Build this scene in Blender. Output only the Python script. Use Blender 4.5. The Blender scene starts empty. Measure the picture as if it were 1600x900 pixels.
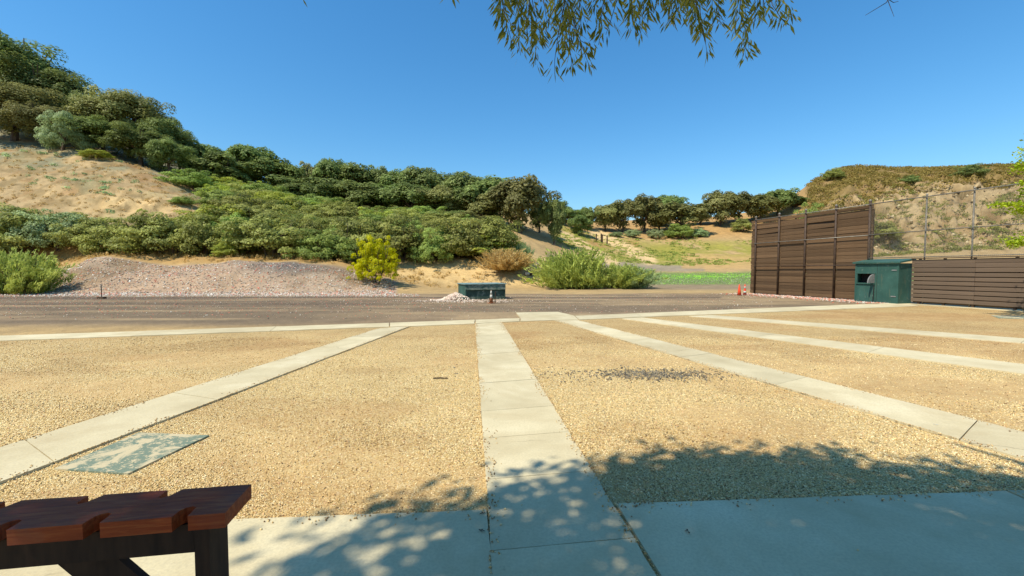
import bpy, bmesh, math, random
import numpy as np
from mathutils import Vector, Matrix

R = math.radians
scene = bpy.context.scene
col = scene.collection
rng = np.random.default_rng(7)
random.seed(7)

# ------------------------------------------------------------------ camera, sky, sun, exposure
FPX, CAMH, PITCH = 657.0, 1.67, math.atan(28 / 657.0)      # focal length in photo pixels (1600 wide), eye height, tilt down
cam_d = bpy.data.cameras.new("camera")
cam_d.sensor_width = 36.0
cam_d.lens = 36.0 * FPX / 1600.0
cam_d.clip_start = 0.05
cam_d.clip_end = 3000
cam = bpy.data.objects.new("camera", cam_d)
cam.location = (0, 0, CAMH)
cam.rotation_euler = (R(90) - PITCH, 0, 0)
col.objects.link(cam)
scene.camera = cam

SUN_EL = R(56)
SUN_TO = Vector((-0.75, -0.66, 0)).normalized() * math.cos(SUN_EL) + Vector((0, 0, math.sin(SUN_EL)))   # towards the sun
world = bpy.data.worlds.new("World")
scene.world = world
world.use_nodes = True
wn, wl = world.node_tree.nodes, world.node_tree.links
wn.clear()
sky = wn.new("ShaderNodeTexSky")
sky.sky_type = 'NISHITA'
sky.sun_disc = False
sky.sun_elevation = SUN_EL
sky.sun_rotation = math.atan2(SUN_TO.x, SUN_TO.y)
sky.altitude = 300
sky.air_density = 1.5
sky.dust_density = 0.5
sky.ozone_density = 10.0
hs = wn.new("ShaderNodeHueSaturation")
hs.inputs["Saturation"].default_value = 1.17
hs.inputs["Hue"].default_value = 0.494
bg = wn.new("ShaderNodeBackground")
bg.inputs["Strength"].default_value = 0.134
wo = wn.new("ShaderNodeOutputWorld")
wl.new(sky.outputs[0], hs.inputs["Color"])
wl.new(hs.outputs[0], bg.inputs["Color"])
wl.new(bg.outputs[0], wo.inputs["Surface"])

sun_d = bpy.data.lights.new("sun", 'SUN')
sun_d.energy = 4.6
sun_d.angle = R(0.53)
sun_d.color = (1.0, 0.94, 0.82)
sun = bpy.data.objects.new("sun", sun_d)
sun.rotation_euler = SUN_TO.to_track_quat('Z', 'Y').to_euler()
sun.location = (-20, -5, 40)
col.objects.link(sun)

scene.render.engine = 'CYCLES'
vs = scene.view_settings
vs.view_transform = 'Standard'
vs.look = 'None'
vs.exposure = 0.34
vs.gamma = 1.0
vs.use_curve_mapping = False
scene.cycles.max_bounces = 6
scene.cycles.diffuse_bounces = 3
scene.cycles.transparent_max_bounces = 6

# ------------------------------------------------------------------ survey helpers
cp, sp = math.cos(PITCH), math.sin(PITCH)


def ray(px, py):
    a, b = (px - 800) / FPX, -(py - 450) / FPX
    return Vector((a, cp + b * sp, -sp + b * cp))


def G(px, py, z=0.0):
    """point of the level z that the surveyed sight line (px, py) meets"""
    d = ray(px, py)
    t = (z - CAMH) / d.z
    return Vector((d.x * t, d.y * t, z))


def P(px, py, Y):
    d = ray(px, py)
    t = Y / d.y
    return Vector((d.x * t, Y, CAMH + d.z * t))


def to_px(x, y, z):
    zc = y * cp - (z - CAMH) * sp
    yc = y * sp + (z - CAMH) * cp
    return 800 + FPX * x / zc, 450 - FPX * yc / zc


# ------------------------------------------------------------------ noise
def vnoise(x, y, seed=0):
    xi, yi = np.floor(x).astype(np.int64), np.floor(y).astype(np.int64)
    fx, fy = x - xi, y - yi
    fx, fy = fx * fx * (3 - 2 * fx), fy * fy * (3 - 2 * fy)

    def h(a, b):
        n = (a * 374761393 + b * 668265263 + seed * 974711) & 0x7fffffff
        n = ((n ^ (n >> 13)) * 1274126177) & 0x7fffffff
        return ((n ^ (n >> 16)) & 0xffff) / 65535.0
    return (h(xi, yi) * (1 - fx) + h(xi + 1, yi) * fx) * (1 - fy) + (h(xi, yi + 1) * (1 - fx) + h(xi + 1, yi + 1) * fx) * fy


def fbm(x, y, octv=4, seed=0):
    s, a, t = 0, 1, 0
    for i in range(octv):
        s = s + a * vnoise(x * 2 ** i, y * 2 ** i, seed + i)
        t += a
        a *= 0.5
    return s / t - 0.5


# ------------------------------------------------------------------ terrain heights
PROFILES = {   # sight-line column: (distance, photo row where the bare ground lies at that distance)
    -500: [(30, 'z0'), (34, 'z0'), (46, 335), (66, 220), (90, 130), (130, 90)],
    -150: [(30, 'z0'), (34, 'z0'), (46, 338), (66, 222), (90, 140), (130, 110)],
    0: [(30, 'z0'), (33, 'z0.1'), (37, 'z0.5'), (41, 'z1.6'), (46, 340), (66, 225), (90, 170), (130, 140)],
    60: [(29, 'z0'), (31, 'z0.05'), (35.5, 'z0.6'), (41, 'z2.2'), (46, 343), (66, 230), (90, 190), (130, 170)],
    95: [(29, 'z0'), (31, 'z0'), (36, 'z1.7'), (41, 'z2.6'), (46, 343), (66, 233), (90, 200), (130, 180)],
    135: [(29, 'z0'), (31, 'z0'), (36, 404), (41, 399), (46, 343), (65, 235), (90, 205), (130, 195)],
    200: [(29, 'z0'), (31, 'z0'), (36, 404), (41, 400), (46, 346), (63, 255), (75, 240), (90, 230), (130, 225)],
    280: [(29, 'z0'), (31, 'z0'), (36, 406), (41, 401), (46, 350), (60, 290), (75, 270), (90, 262), (130, 255)],
    350: [(29, 'z0'), (31, 'z0'), (36, 407), (41, 402), (46, 366), (58, 325), (72, 300), (90, 280), (130, 270)],
    430: [(29, 'z0'), (31, 'z0'), (36, 408), (41, 403), (50, 368), (70, 322), (86, 306), (95, 302), (130, 296)],
    520: [(30, 'z0'), (31.5, 'z0'), (36, 413), (41, 406), (50, 374), (70, 336), (86, 322), (95, 316), (130, 306)],
    600: [(31, 'z0'), (33, 'z0'), (36, 437), (41, 424), (50, 384), (70, 346), (86, 332), (95, 324), (130, 312)],
    680: [(33, 'z0'), (38.5, 'z0'), (41, 428), (44, 405), (52, 388), (70, 353), (86, 340), (95, 332), (130, 318)],
    760: [(33, 'z0'), (38.5, 'z0.05'), (41, 432), (44, 409), (52, 392), (70, 358), (86, 346), (95, 338), (130, 322)],
    815: [(33, 'z0'), (39, 'z0.05'), (43, 420), (48, 395), (56, 382), (70, 362), (90, 345), (130, 330)],
    870: [(33, 'z0'), (44, 'z0.05'), (50, 425), (56, 412), (66, 396), (76, 378), (95, 362), (120, 348), (150, 340)],
    950: [(33, 'z0'), (45, 'z0.05'), (60, 428), (75, 407), (100, 386), (125, 362), (150, 348), (180, 344)],
    1050: [(33, 'z0'), (45, 'z0.05'), (60, 429), (80, 412), (100, 394), (125, 365), (150, 348), (180, 344)],
    1150: [(33, 'z0'), (45, 'z0.05'), (60, 429), (80, 410), (105, 386), (125, 360), (150, 338), (180, 335)],
    1230: [(33, 'z0'), (45, 'z0.05'), (70, 418), (95, 400), (120, 370), (140, 335), (160, 318), (180, 315)],
    1262: [(33, 'z0'), (45, 'z0.05'), (70, 418), (95, 400), (116, 372), (130, 325), (150, 285), (165, 282), (180, 285)],
    1300: [(33, 'z0'), (45, 'z0.05'), (70, 417), (92, 400), (107, 385), (118, 335), (140, 285), (158, 259), (180, 263)],
    1450: [(33, 'z0'), (45, 'z0.1'), (60, 420), (76, 404), (92, 395), (105, 345), (120, 307), (150, 264), (180, 268)],
    1600: [(30, 'z0'), (40, 'z0.1'), (55, 418), (70, 405), (86, 395), (99, 345), (116, 308), (150, 257), (180, 262)],
    1850: [(30, 'z0'), (40, 'z0.1'), (55, 418), (70, 405), (86, 395), (99, 345), (116, 308), (150, 257), (180, 262)],
    2300: [(30, 'z0'), (40, 'z0.1'), (55, 418), (70, 405), (86, 395), (99, 345), (116, 308), (150, 257), (180, 262)],
}
TY = np.arange(26, 400, 0.5)
TU = np.linspace(-2.1, 2.4, 361)
_cols, _us = [], []
for pxc, prof in sorted(PROFILES.items()):
    ys, zs = [26.0], [0.0]
    for Y, v in prof:
        ys.append(Y)
        zs.append(float(v[1:]) if isinstance(v, str) else P(pxc, v, Y).z)
    ys.append(420)
    zs.append(zs[-1] * 0.8)
    _cols.append(np.interp(TY, ys, zs))
    _us.append((pxc - 800) / FPX)
_cols = np.array(_cols)
TAB = np.stack([np.interp(TU, _us, _cols[:, j]) for j in range(len(TY))], 1)     # [u, Y]


def _blur(a, s, ax):
    k = np.exp(-0.5 * (np.arange(-3 * s, 3 * s + 1) / s) ** 2)
    k /= k.sum()
    pad = [(0, 0), (0, 0)]
    pad[ax] = (3 * s, 3 * s)
    ap = np.pad(a, pad, mode='edge')
    return np.apply_along_axis(lambda v: np.convolve(v, k, 'valid'), ax, ap)


TAB = _blur(_blur(TAB, 3, 0), 1, 1)


def sstep(a, b, x):
    t = np.clip((x - a) / (b - a), 0, 1)
    return t * t * (3 - 2 * t)


def terrain(x, y):
    x, y = np.asarray(x, float), np.asarray(y, float)
    yy = np.clip(y, 26.0, 399)
    u = np.clip(x / yy, TU[0], TU[-1])
    fu = (u - TU[0]) / (TU[1] - TU[0])
    fy = (yy - TY[0]) / 0.5
    i = np.clip(fu.astype(int), 0, len(TU) - 2)
    j = np.clip(fy.astype(int), 0, len(TY) - 2)
    a, b = fu - i, np.clip(fy - j, 0, 1)
    z = TAB[i, j] * (1 - a) * (1 - b) + TAB[i + 1, j] * a * (1 - b) + TAB[i, j + 1] * (1 - a) * b + TAB[i + 1, j + 1] * a * b
    hilly = sstep(0.4, 6, z)
    z = z + hilly * (fbm(x / 7, y / 7, 4, 3) * 1.1 + fbm(x / 1.7, y / 1.7, 3, 9) * 0.5 + fbm(x / 0.6, y / 0.6, 2, 12) * 0.16)
    z = z + sstep(0.15, 1.2, z) * (1 - hilly) * (fbm(x / 2.2, y / 2.2, 3, 5) * 0.4 + fbm(x / 6, y / 6, 3, 15) * 2.7 * (u < -0.27) * sstep(1.0, 2.4, z) * (1 - sstep(38, 40, y)))
    # the cliff of the bluff: gullies and ledges
    rock = sstep(0.70, 0.80, u) * sstep(88, 97, y) * (1 - sstep(122, 150, y))
    rid = 1 - np.abs(2 * vnoise(x / 5.0 + y / 16, y / 11.0, 21) - 1)
    rid2 = 1 - np.abs(2 * vnoise(x / 2.3 + y / 4.0, y / 2.6, 22) - 1)
    z = z + rock * ((rid - 0.5) * 5.5 + (rid2 - 0.5) * 4.0 + fbm(x / 1.1, y / 1.1, 2, 30) * 1.3)
    # scoured bank on the near left hill
    cut = np.exp(-(((u + 0.90) / 0.16) ** 2)) * sstep(44, 48, y) * (1 - sstep(53, 59, y))
    z = z + cut * ((1 - np.abs(2 * vnoise(x / 2.4, y / 3.5, 41) - 1)) - 0.5) * 1.3
    return np.where(y < 27, 0.0, z)


def tz(x, y):
    return float(terrain(np.array([x]), np.array([y]))[0])


# ------------------------------------------------------------------ object helpers
def link(o, parent=None):
    col.objects.link(o)
    if parent is not None:
        o.parent = parent
    return o


def tag(o, label=None, cat=None, group=None, kind=None):
    if label: o["label"] = label
    if cat: o["category"] = cat
    if group: o["group"] = group
    if kind: o["kind"] = kind
    return o


def empty(name, loc=(0, 0, 0), rz=0.0):
    o = bpy.data.objects.new(name, None)
    o.empty_display_size = 0.2
    o.location = loc
    o.rotation_euler = (0, 0, rz)
    return link(o)


def np_mesh(name, verts, faces, mat=None, smooth=False, colors=None, tint=None):
    """verts (n,3); faces (m,k) of one size k; colors per vertex (n,3); tint per face"""
    verts = np.ascontiguousarray(verts, dtype=np.float32)
    faces = np.ascontiguousarray(faces, dtype=np.int32)
    m, k = faces.shape
    me = bpy.data.meshes.new(name)
    me.vertices.add(len(verts))
    me.vertices.foreach_set("co", verts.ravel())
    me.loops.add(m * k)
    me.loops.foreach_set("vertex_index", faces.ravel())
    me.polygons.add(m)
    me.polygons.foreach_set("loop_start", np.arange(0, m * k, k, dtype=np.int32))
    me.polygons.foreach_set("loop_total", np.full(m, k, dtype=np.int32))
    if smooth:
        me.polygons.foreach_set("use_smooth", np.ones(m, dtype=bool))
    if colors is not None:
        at = me.attributes.new("col", 'FLOAT_COLOR', 'POINT')
        c = np.ones((len(verts), 4), np.float32)
        c[:, :3] = colors
        at.data.foreach_set("color", c.ravel())
    if tint is not None:
        at = me.attributes.new("tint", 'FLOAT', 'FACE')
        at.data.foreach_set("value", np.ascontiguousarray(tint, dtype=np.float32))
    me.update(calc_edges=True)
    if mat: me.materials.append(mat)
    return me


def mesh_obj(name, me, parent=None):
    return link(bpy.data.objects.new(name, me), parent)


def bm_obj(name, bm, mat, parent=None, smooth=False, bevel=0.0):
    if bevel > 0:
        bmesh.ops.bevel(bm, geom=[e for e in bm.edges if e.calc_face_angle(0) > 0.6], offset=bevel, segments=1, affect='EDGES', clamp_overlap=True)
    bmesh.ops.recalc_face_normals(bm, faces=bm.faces)
    me = bpy.data.meshes.new(name)
    bm.to_mesh(me)
    bm.free()
    if smooth:
        for p in me.polygons: p.use_smooth = True
    me.materials.append(mat)
    return mesh_obj(name, me, parent)


def box(bm, x0, x1, y0, y1, z0, z1, M=None):
    vs_ = [bm.verts.new(c) for c in ((x0, y0, z0), (x1, y0, z0), (x1, y1, z0), (x0, y1, z0), (x0, y0, z1), (x1, y0, z1), (x1, y1, z1), (x0, y1, z1))]
    for f in ((0, 3, 2, 1), (4, 5, 6, 7), (0, 1, 5, 4), (1, 2, 6, 5), (2, 3, 7, 6), (3, 0, 4, 7)):
        bm.faces.new([vs_[i] for i in f])
    if M is not None:
        for v in vs_: v.co = M @ v.co
    return vs_


def prism(bm, pts, z0, z1):
    a = [bm.verts.new((p[0], p[1], z0)) for p in pts]
    b = [bm.verts.new((p[0], p[1], z1)) for p in pts]
    bm.faces.new(a[::-1])
    bm.faces.new(b)
    n = len(pts)
    for i in range(n):
        bm.faces.new((a[i], a[(i + 1) % n], b[(i + 1) % n], b[i]))


def tube(bm, pts, radii, seg=6, cap=True):
    pts = [Vector(p) for p in pts]
    rings = []
    for i, p in enumerate(pts):
        d = (pts[min(i + 1, len(pts) - 1)] - pts[max(i - 1, 0)]).normalized()
        up = Vector((0, 0, 1)) if abs(d.z) < 0.9 else Vector((1, 0, 0))
        a = d.cross(up).normalized()
        b = d.cross(a)
        r = radii[i] if hasattr(radii, '__len__') else radii
        rings.append([bm.verts.new(p + (a * math.cos(2 * math.pi * k / seg) + b * math.sin(2 * math.pi * k / seg)) * r) for k in range(seg)])
    for i in range(len(rings) - 1):
        for k in range(seg):
            bm.faces.new((rings[i][k], rings[i][(k + 1) % seg], rings[i + 1][(k + 1) % seg], rings[i + 1][k]))
    if cap and seg > 2:
        bm.faces.new(rings[0][::-1])
        bm.faces.new(rings[-1])


def lathe(bm, prof, seg=14, c=(0, 0)):
    rings = []
    for r, z in prof:
        rings.append([bm.verts.new((c[0] + r * math.cos(2 * math.pi * k / seg), c[1] + r * math.sin(2 * math.pi * k / seg), z)) for k in range(seg)])
    for i in range(len(rings) - 1):
        for k in range(seg):
            bm.faces.new((rings[i][k], rings[i][(k + 1) % seg], rings[i + 1][(k + 1) % seg], rings[i + 1][k]))
    bm.faces.new(rings[0][::-1])
    bm.faces.new(rings[-1])


# ------------------------------------------------------------------ materials
def lin(r, g, b):
    f = lambda c: (c / 255 / 12.92) if c / 255 <= 0.04045 else ((c / 255 + 0.055) / 1.055) ** 2.4
    return (f(r), f(g), f(b), 1)


class NT:
    def __init__(s, name):
        s.m = bpy.data.materials.new(name)
        s.m.use_nodes = True
        s.n, s.l = s.m.node_tree.nodes, s.m.node_tree.links
        s.b = s.n["Principled BSDF"]
        s.out = s.n["Material Output"]
        s.b.inputs["Specular IOR Level"].default_value = 0.25
        s.tc = s.n.new("ShaderNodeTexCoord")

    def noise(s, scale, detail=4, rough=0.55, coord=None, dist=0.0, vec=None):
        t = s.n.new("ShaderNodeTexNoise")
        t.inputs["Scale"].default_value = scale
        t.inputs["Detail"].default_value = detail
        t.inputs["Roughness"].default_value = rough
        t.inputs["Distortion"].default_value = dist
        s.l.new(vec if vec is not None else s.tc.outputs[coord or "Object"], t.inputs["Vector"])
        return t.outputs["Fac"]

    def voro(s, scale, out="Distance", vec=None, feature='F1'):
        t = s.n.new("ShaderNodeTexVoronoi")
        t.feature = feature
        t.inputs["Scale"].default_value = scale
        s.l.new(vec if vec is not None else s.tc.outputs["Object"], t.inputs["Vector"])
        return t.outputs[out]

    def mapping(s, scale=(1, 1, 1), coord="Object"):
        t = s.n.new("ShaderNodeMapping")
        t.inputs["Scale"].default_value = scale
        s.l.new(s.tc.outputs[coord], t.inputs["Vector"])
        return t.outputs[0]

    def ramp(s, fac, stops, interp='LINEAR'):
        t = s.n.new("ShaderNodeValToRGB")
        t.color_ramp.interpolation = interp
        e = t.color_ramp.elements
        while len(e) < len(stops): e.new(0.5)
        for el, (p, c) in zip(e, stops):
            el.position = p
            el.color = c if hasattr(c, '__len__') else (c, c, c, 1)
        s.l.new(fac, t.inputs["Fac"])
        return t.outputs["Color"]

    def mix(s, fac, a, b, mode='MIX'):
        t = s.n.new("ShaderNodeMix")
        t.data_type = 'RGBA'
        t.blend_type = mode
        for sock, v in ((t.inputs["Factor"], fac), (t.inputs[6], a), (t.inputs[7], b)):
            if hasattr(v, 'is_linked'): s.l.new(v, sock)
            else: sock.default_value = v
        return t.outputs[2]

    def math(s, op, a, b=0.0):
        t = s.n.new("ShaderNodeMath")
        t.operation = op
        for sock, v in ((t.inputs[0], a), (t.inputs[1], b)):
            if hasattr(v, 'is_linked'): s.l.new(v, sock)
            else: sock.default_value = v
        return t.outputs[0]

    def attr(s, name, out="Color"):
        t = s.n.new("ShaderNodeAttribute")
        t.attribute_name = name
        return t.outputs[out]

    def rand(s):
        return s.n.new("ShaderNodeObjectInfo").outputs["Random"]

    def col(s, c):
        if hasattr(c, 'is_linked'): s.l.new(c, s.b.inputs["Base Color"])
        else: s.b.inputs["Base Color"].default_value = c
        return s

    def bump(s, h, strength=0.4, dist=0.02):
        t = s.n.new("ShaderNodeBump")
        t.inputs["Strength"].default_value = strength
        t.inputs["Distance"].default_value = dist
        s.l.new(h, t.inputs["Height"])
        s.l.new(t.outputs[0], s.b.inputs["Normal"])
        return s

    def rough(s, v):
        if hasattr(v, 'is_linked'): s.l.new(v, s.b.inputs["Roughness"])
        else: s.b.inputs["Roughness"].default_value = v
        return s


def foliage_mat(name, dark, light, trans=0.42, hue=0.04, gain=2.6):
    t = NT(name)
    dark, light = [tuple(min(0.75, c * gain) for c in v[:3]) + (1,) for v in (dark, light)]
    f = t.attr("tint", "Fac")
    c = t.mix(f, dark, light)
    h = t.n.new("ShaderNodeHueSaturation")
    rnd = t.rand()
    t.l.new(t.math('ADD', t.math('MULTIPLY', rnd, hue), 0.488 - hue / 2), h.inputs["Hue"])
    h.inputs["Saturation"].default_value = 1.08
    t.l.new(t.math('ADD', t.math('MULTIPLY', rnd, 0.35), 0.82), h.inputs["Value"])
    t.l.new(c, h.inputs["Color"])
    t.col(h.outputs[0]).rough(0.55)
    tr = t.n.new("ShaderNodeBsdfTranslucent")
    t.l.new(h.outputs[0], tr.inputs["Color"])
    mx = t.n.new("ShaderNodeMixShader")
    mx.inputs[0].default_value = trans
    t.l.new(t.b.outputs[0], mx.inputs[1])
    t.l.new(tr.outputs[0], mx.inputs[2])
    t.l.new(mx.outputs[0], t.out.inputs["Surface"])
    return t.m


M = {}
M['oak'] = foliage_mat("oak_leaf", (0.036, 0.052, 0.014, 1), (0.112, 0.140, 0.046, 1), gain=2.9, hue=0.02)
M['oak_brown'] = foliage_mat("dry_oak_leaf", (0.062, 0.066, 0.020, 1), (0.155, 0.156, 0.056, 1), gain=2.3, hue=0.02)
M['olive'] = foliage_mat("olive_shrub_leaf", (0.060, 0.068, 0.018, 1), (0.170, 0.182, 0.052, 1), hue=0.02)
M['green'] = foliage_mat("green_shrub_leaf", (0.058, 0.086, 0.020, 1), (0.165, 0.215, 0.058, 1), hue=0.02)
M['lime'] = foliage_mat("lime_shrub_leaf", (0.085, 0.110, 0.018, 1), (0.225, 0.260, 0.055, 1), hue=0.02)
M['sage'] = foliage_mat("sage_leaf", (0.070, 0.095, 0.040, 1), (0.190, 0.230, 0.110, 1))
M['pale'] = foliage_mat("pale_leaf", (0.150, 0.190, 0.080, 1), (0.330, 0.380, 0.190, 1), gain=1.4)
M['yellow'] = foliage_mat("yellow_bloom", (0.240, 0.275, 0.020, 1), (0.500, 0.530, 0.030, 1), 0.48, 0.01, 1.8)
M['willow'] = foliage_mat("willow_leaf", (0.080, 0.104, 0.022, 1), (0.240, 0.272, 0.075, 1), 0.42, 0.0, 2.2)
M['drygrass'] = foliage_mat("dry_grass_blade", (0.340, 0.245, 0.085, 1), (0.540, 0.420, 0.180, 1), 0.4, 0.01, 1.25)
M['scrub'] = foliage_mat("hill_scrub_leaf", (0.120, 0.100, 0.024, 1), (0.270, 0.215, 0.062, 1), 0.35, 0.0, 1.4)
M['shade_tree'] = foliage_mat("shade_tree_leaf", (0.055, 0.068, 0.012, 1), (0.175, 0.185, 0.040, 1), 0.58, 0.0, 1.7)
M['young'] = foliage_mat("young_tree_leaf", (0.150, 0.230, 0.016, 1), (0.340, 0.430, 0.050, 1), 0.40, 0.0, 1.3)

t = NT("bark")
t.col(t.ramp(t.noise(9, 5), [(0.3, lin(62, 50, 40)), (0.7, lin(112, 96, 80))])).rough(0.9).bump(t.noise(25, 4), 0.6, 0.02)
M['bark'] = t.m

t = NT("terrain_soil")
g = t.attr("col")
n1 = t.noise(0.9, 6, 0.62)
n2 = t.noise(7.0, 5, 0.65)
c = t.mix(t.ramp(n1, [(0.32, 0.0), (0.72, 1.0)]), t.mix(1.0, g, (0.80, 0.78, 0.76, 1), 'MULTIPLY'), t.mix(1.0, g, (1.18, 1.14, 1.08, 1), 'MULTIPLY'))
c = t.mix(t.ramp(n2, [(0.35, 0.55), (0.65, 0.0)]), c, t.mix(1.0, c, (0.62, 0.60, 0.56, 1), 'MULTIPLY'))
t.col(c).rough(0.95).bump(t.math('ADD', n2, t.math('MULTIPLY', t.noise(40, 3), 0.4)), 0.55, 0.10)
M['terrain'] = t.m

t = NT("gravel")
w = t.voro(85, "Color")
sepn = t.n.new("ShaderNodeSeparateColor")
t.l.new(w, sepn.inputs[0])
GRAVEL_STOPS = [(0.0, lin(128, 98, 58)), (0.10, lin(186, 154, 100)), (0.35, lin(218, 186, 122)), (0.6, lin(232, 203, 137)), (0.82, lin(244, 219, 158)), (1.0, lin(252, 236, 190))]
c = t.ramp(sepn.outputs[0], GRAVEL_STOPS)
edge = t.ramp(t.voro(85, "Distance"), [(0.25, 0.0), (0.75, 1.0)])
c = t.mix(t.math('MULTIPLY', edge, 0.55), c, lin(136, 108, 62))
sc2 = t.n.new("ShaderNodeSeparateColor")
t.l.new(t.attr("col"), sc2.inputs[0])
brk = t.ramp(t.noise(9, 5, 0.7), [(0.30, 0.25), (0.62, 1.0)])
sandm = t.math('MULTIPLY', sc2.outputs[0], brk)
sand = t.ramp(t.noise(3.0, 6, 0.6), [(0.3, lin(166, 132, 84)), (0.7, lin(196, 160, 106))])
c = t.mix(t.math('MULTIPLY', sandm, 0.85), c, sand)
c = t.mix(t.math('MULTIPLY', t.math('MULTIPLY', sc2.outputs[1], brk), 0.95), c, t.mix(1.0, c, (0.70, 0.60, 0.52, 1), 'MULTIPLY'))
c = t.mix(1.0, c, t.ramp(t.noise(0.8, 5, 0.6), [(0.3, (0.86, 0.84, 0.82, 1)), (0.7, (1.06, 1.05, 1.04, 1))]), 'MULTIPLY')
hgt = t.math('SUBTRACT', 1.0, t.voro(85, "Distance"))
t.col(c).rough(0.9).bump(t.math('MULTIPLY', hgt, t.math('SUBTRACT', 1.0, t.math('MULTIPLY', sandm, 0.8))), 0.9, 0.012)
M['gravel'] = t.m

t = NT("stone_chips")
t.col(t.attr("col")).rough(0.85)
M['chips'] = t.m

t = NT("concrete")
big = t.noise(1.1, 6, 0.6, vec=None)
fine = t.noise(55, 4, 0.6)
c = t.ramp(big, [(0.3, lin(186, 171, 132)), (0.55, lin(205, 190, 150)), (0.75, lin(215, 202, 165))])
c = t.mix(t.ramp(fine, [(0.35, 0.35), (0.6, 0.0)]), c, lin(165, 152, 124))
sp_ = t.ramp(t.noise(14, 5, 0.7), [(0.66, 0.0), (0.74, 0.45)])
c = t.mix(sp_, c, lin(140, 124, 98))
st_ = t.ramp(t.noise(0.55, 6, 0.68, dist=0.8), [(0.46, 0.0), (0.66, 0.55)])
c = t.mix(st_, c, lin(172, 152, 112))
wv = t.n.new("ShaderNodeVectorMath"); wv.operation = 'ADD'
nz = t.n.new("ShaderNodeTexNoise"); nz.inputs["Scale"].default_value = 2.2; nz.inputs["Detail"].default_value = 5
t.l.new(t.tc.outputs["Object"], nz.inputs["Vector"])
sc3 = t.n.new("ShaderNodeVectorMath"); sc3.operation = 'SCALE'; sc3.inputs["Scale"].default_value = 0.5
t.l.new(nz.outputs["Color"], sc3.inputs[0]); t.l.new(sc3.outputs[0], wv.inputs[0]); t.l.new(t.tc.outputs["Object"], wv.inputs[1])
crk = t.ramp(t.voro(0.42, "Distance", wv.outputs[0], 'DISTANCE_TO_EDGE'), [(0.0, 1.0), (0.0035, 0.0)])
crm = t.ramp(t.noise(0.4, 3), [(0.57, 0.0), (0.62, 0.7)])
c = t.mix(t.math('MULTIPLY', crk, crm), c, lin(96, 82, 60))
rv = t.n.new("ShaderNodeHueSaturation")
t.l.new(c, rv.inputs["Color"])
t.l.new(t.math('ADD', t.math('MULTIPLY', t.rand(), 0.14), 0.92), rv.inputs["Value"])
t.col(rv.outputs[0]).rough(0.85).bump(t.math('ADD', fine, t.math('MULTIPLY', t.noise(4, 4), 0.6)), 0.35, 0.006)
M['concrete'] = t.m

t = NT("worn_green_paint_on_concrete")
mask = t.ramp(t.noise(2.6, 7, 0.68, dist=0.6), [(0.45, 0.0), (0.50, 1.0)])
fl = t.ramp(t.noise(30, 4, 0.7), [(0.40, 0.0), (0.46, 1.0)])
c = t.mix(t.math('MULTIPLY', mask, fl), lin(190, 174, 136), lin(112, 124, 104))
t.col(c).rough(0.8).bump(t.noise(40, 4), 0.3, 0.004)
M['pad'] = t.m

t = NT("weathered_brown_boards")
vg = t.mapping((1.2, 14, 40))
gr = t.noise(3, 5, 0.6, vec=vg)
c = t.ramp(gr, [(0.25, lin(76, 56, 38)), (0.55, lin(106, 82, 57)), (0.8, lin(136, 110, 79))])
h = t.n.new("ShaderNodeHueSaturation")
t.l.new(c, h.inputs["Color"])
t.l.new(t.math('ADD', t.math('MULTIPLY', t.rand(), 0.5), 0.72), h.inputs["Value"])
t.col(h.outputs[0]).rough(0.85).bump(gr, 0.4, 0.01)
M['boards'] = t.m

t = NT("grey_brown_slats")
gr = t.noise(3, 5, 0.6, vec=t.mapping((1.2, 14, 40)))
c = t.ramp(gr, [(0.25, lin(86, 71, 57)), (0.6, lin(112, 94, 76)), (0.85, lin(134, 115, 96))])
h = t.n.new("ShaderNodeHueSaturation")
t.l.new(c, h.inputs["Color"])
t.l.new(t.math('ADD', t.math('MULTIPLY', t.rand(), 0.25), 0.86), h.inputs["Value"])
t.col(h.outputs[0]).rough(0.8).bump(gr, 0.3, 0.008)
M['slats'] = t.m

t = NT("brown_painted_steel")
t.col(t.ramp(t.noise(6, 5), [(0.3, lin(58, 44, 34)), (0.7, lin(84, 66, 50))])).rough(0.6)
M['brownpost'] = t.m
t = NT("galvanised_steel")
t.col(t.ramp(t.noise(8, 4), [(0.3, lin(112, 106, 94)), (0.7, lin(150, 142, 126))])).rough(0.5)
t.b.inputs["Metallic"].default_value = 0.35
M['galv'] = t.m
t = NT("green_painted_plywood")
wear = t.ramp(t.noise(5, 7, 0.7, dist=0.4), [(0.60, 0.0), (0.68, 1.0)])
c = t.ramp(t.noise(1.6, 4), [(0.3, lin(44, 76, 66)), (0.7, lin(60, 95, 84))])
c = t.mix(t.math('MULTIPLY', wear, 0.45), c, lin(128, 140, 128))
c = t.mix(t.ramp(t.noise(2.5, 6, 0.7, vec=t.mapping((3, 3, 0.5))), [(0.56, 0.0), (0.72, 0.4)]), c, lin(122, 112, 84))
t.col(c).rough(0.6).bump(t.noise(30, 4), 0.2, 0.005)
M['greenbox'] = t.m
t = NT("weathered_dark_green_paint")
wear = t.ramp(t.noise(4.5, 7, 0.72, dist=0.5), [(0.54, 0.0), (0.66, 1.0)])
c = t.ramp(t.noise(2.2, 5), [(0.3, lin(46, 62, 52)), (0.7, lin(68, 88, 74))])
c = t.mix(t.math('MULTIPLY', wear, 0.6), c, lin(142, 146, 130))
t.col(c).rough(0.75).bump(t.noise(22, 4), 0.3, 0.006)
M['traphouse'] = t.m
t = NT("peeling_green_flap")
wear = t.ramp(t.noise(3.5, 7, 0.72, dist=0.5, vec=t.mapping((1, 1, 2.5))), [(0.44, 0.0), (0.60, 1.0)])
c = t.mix(t.math('MULTIPLY', wear, 0.75), t.ramp(t.noise(2.2, 5), [(0.3, lin(52, 78, 66)), (0.7, lin(78, 102, 88))]), lin(150, 150, 132))
t.col(c).rough(0.8)
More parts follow.
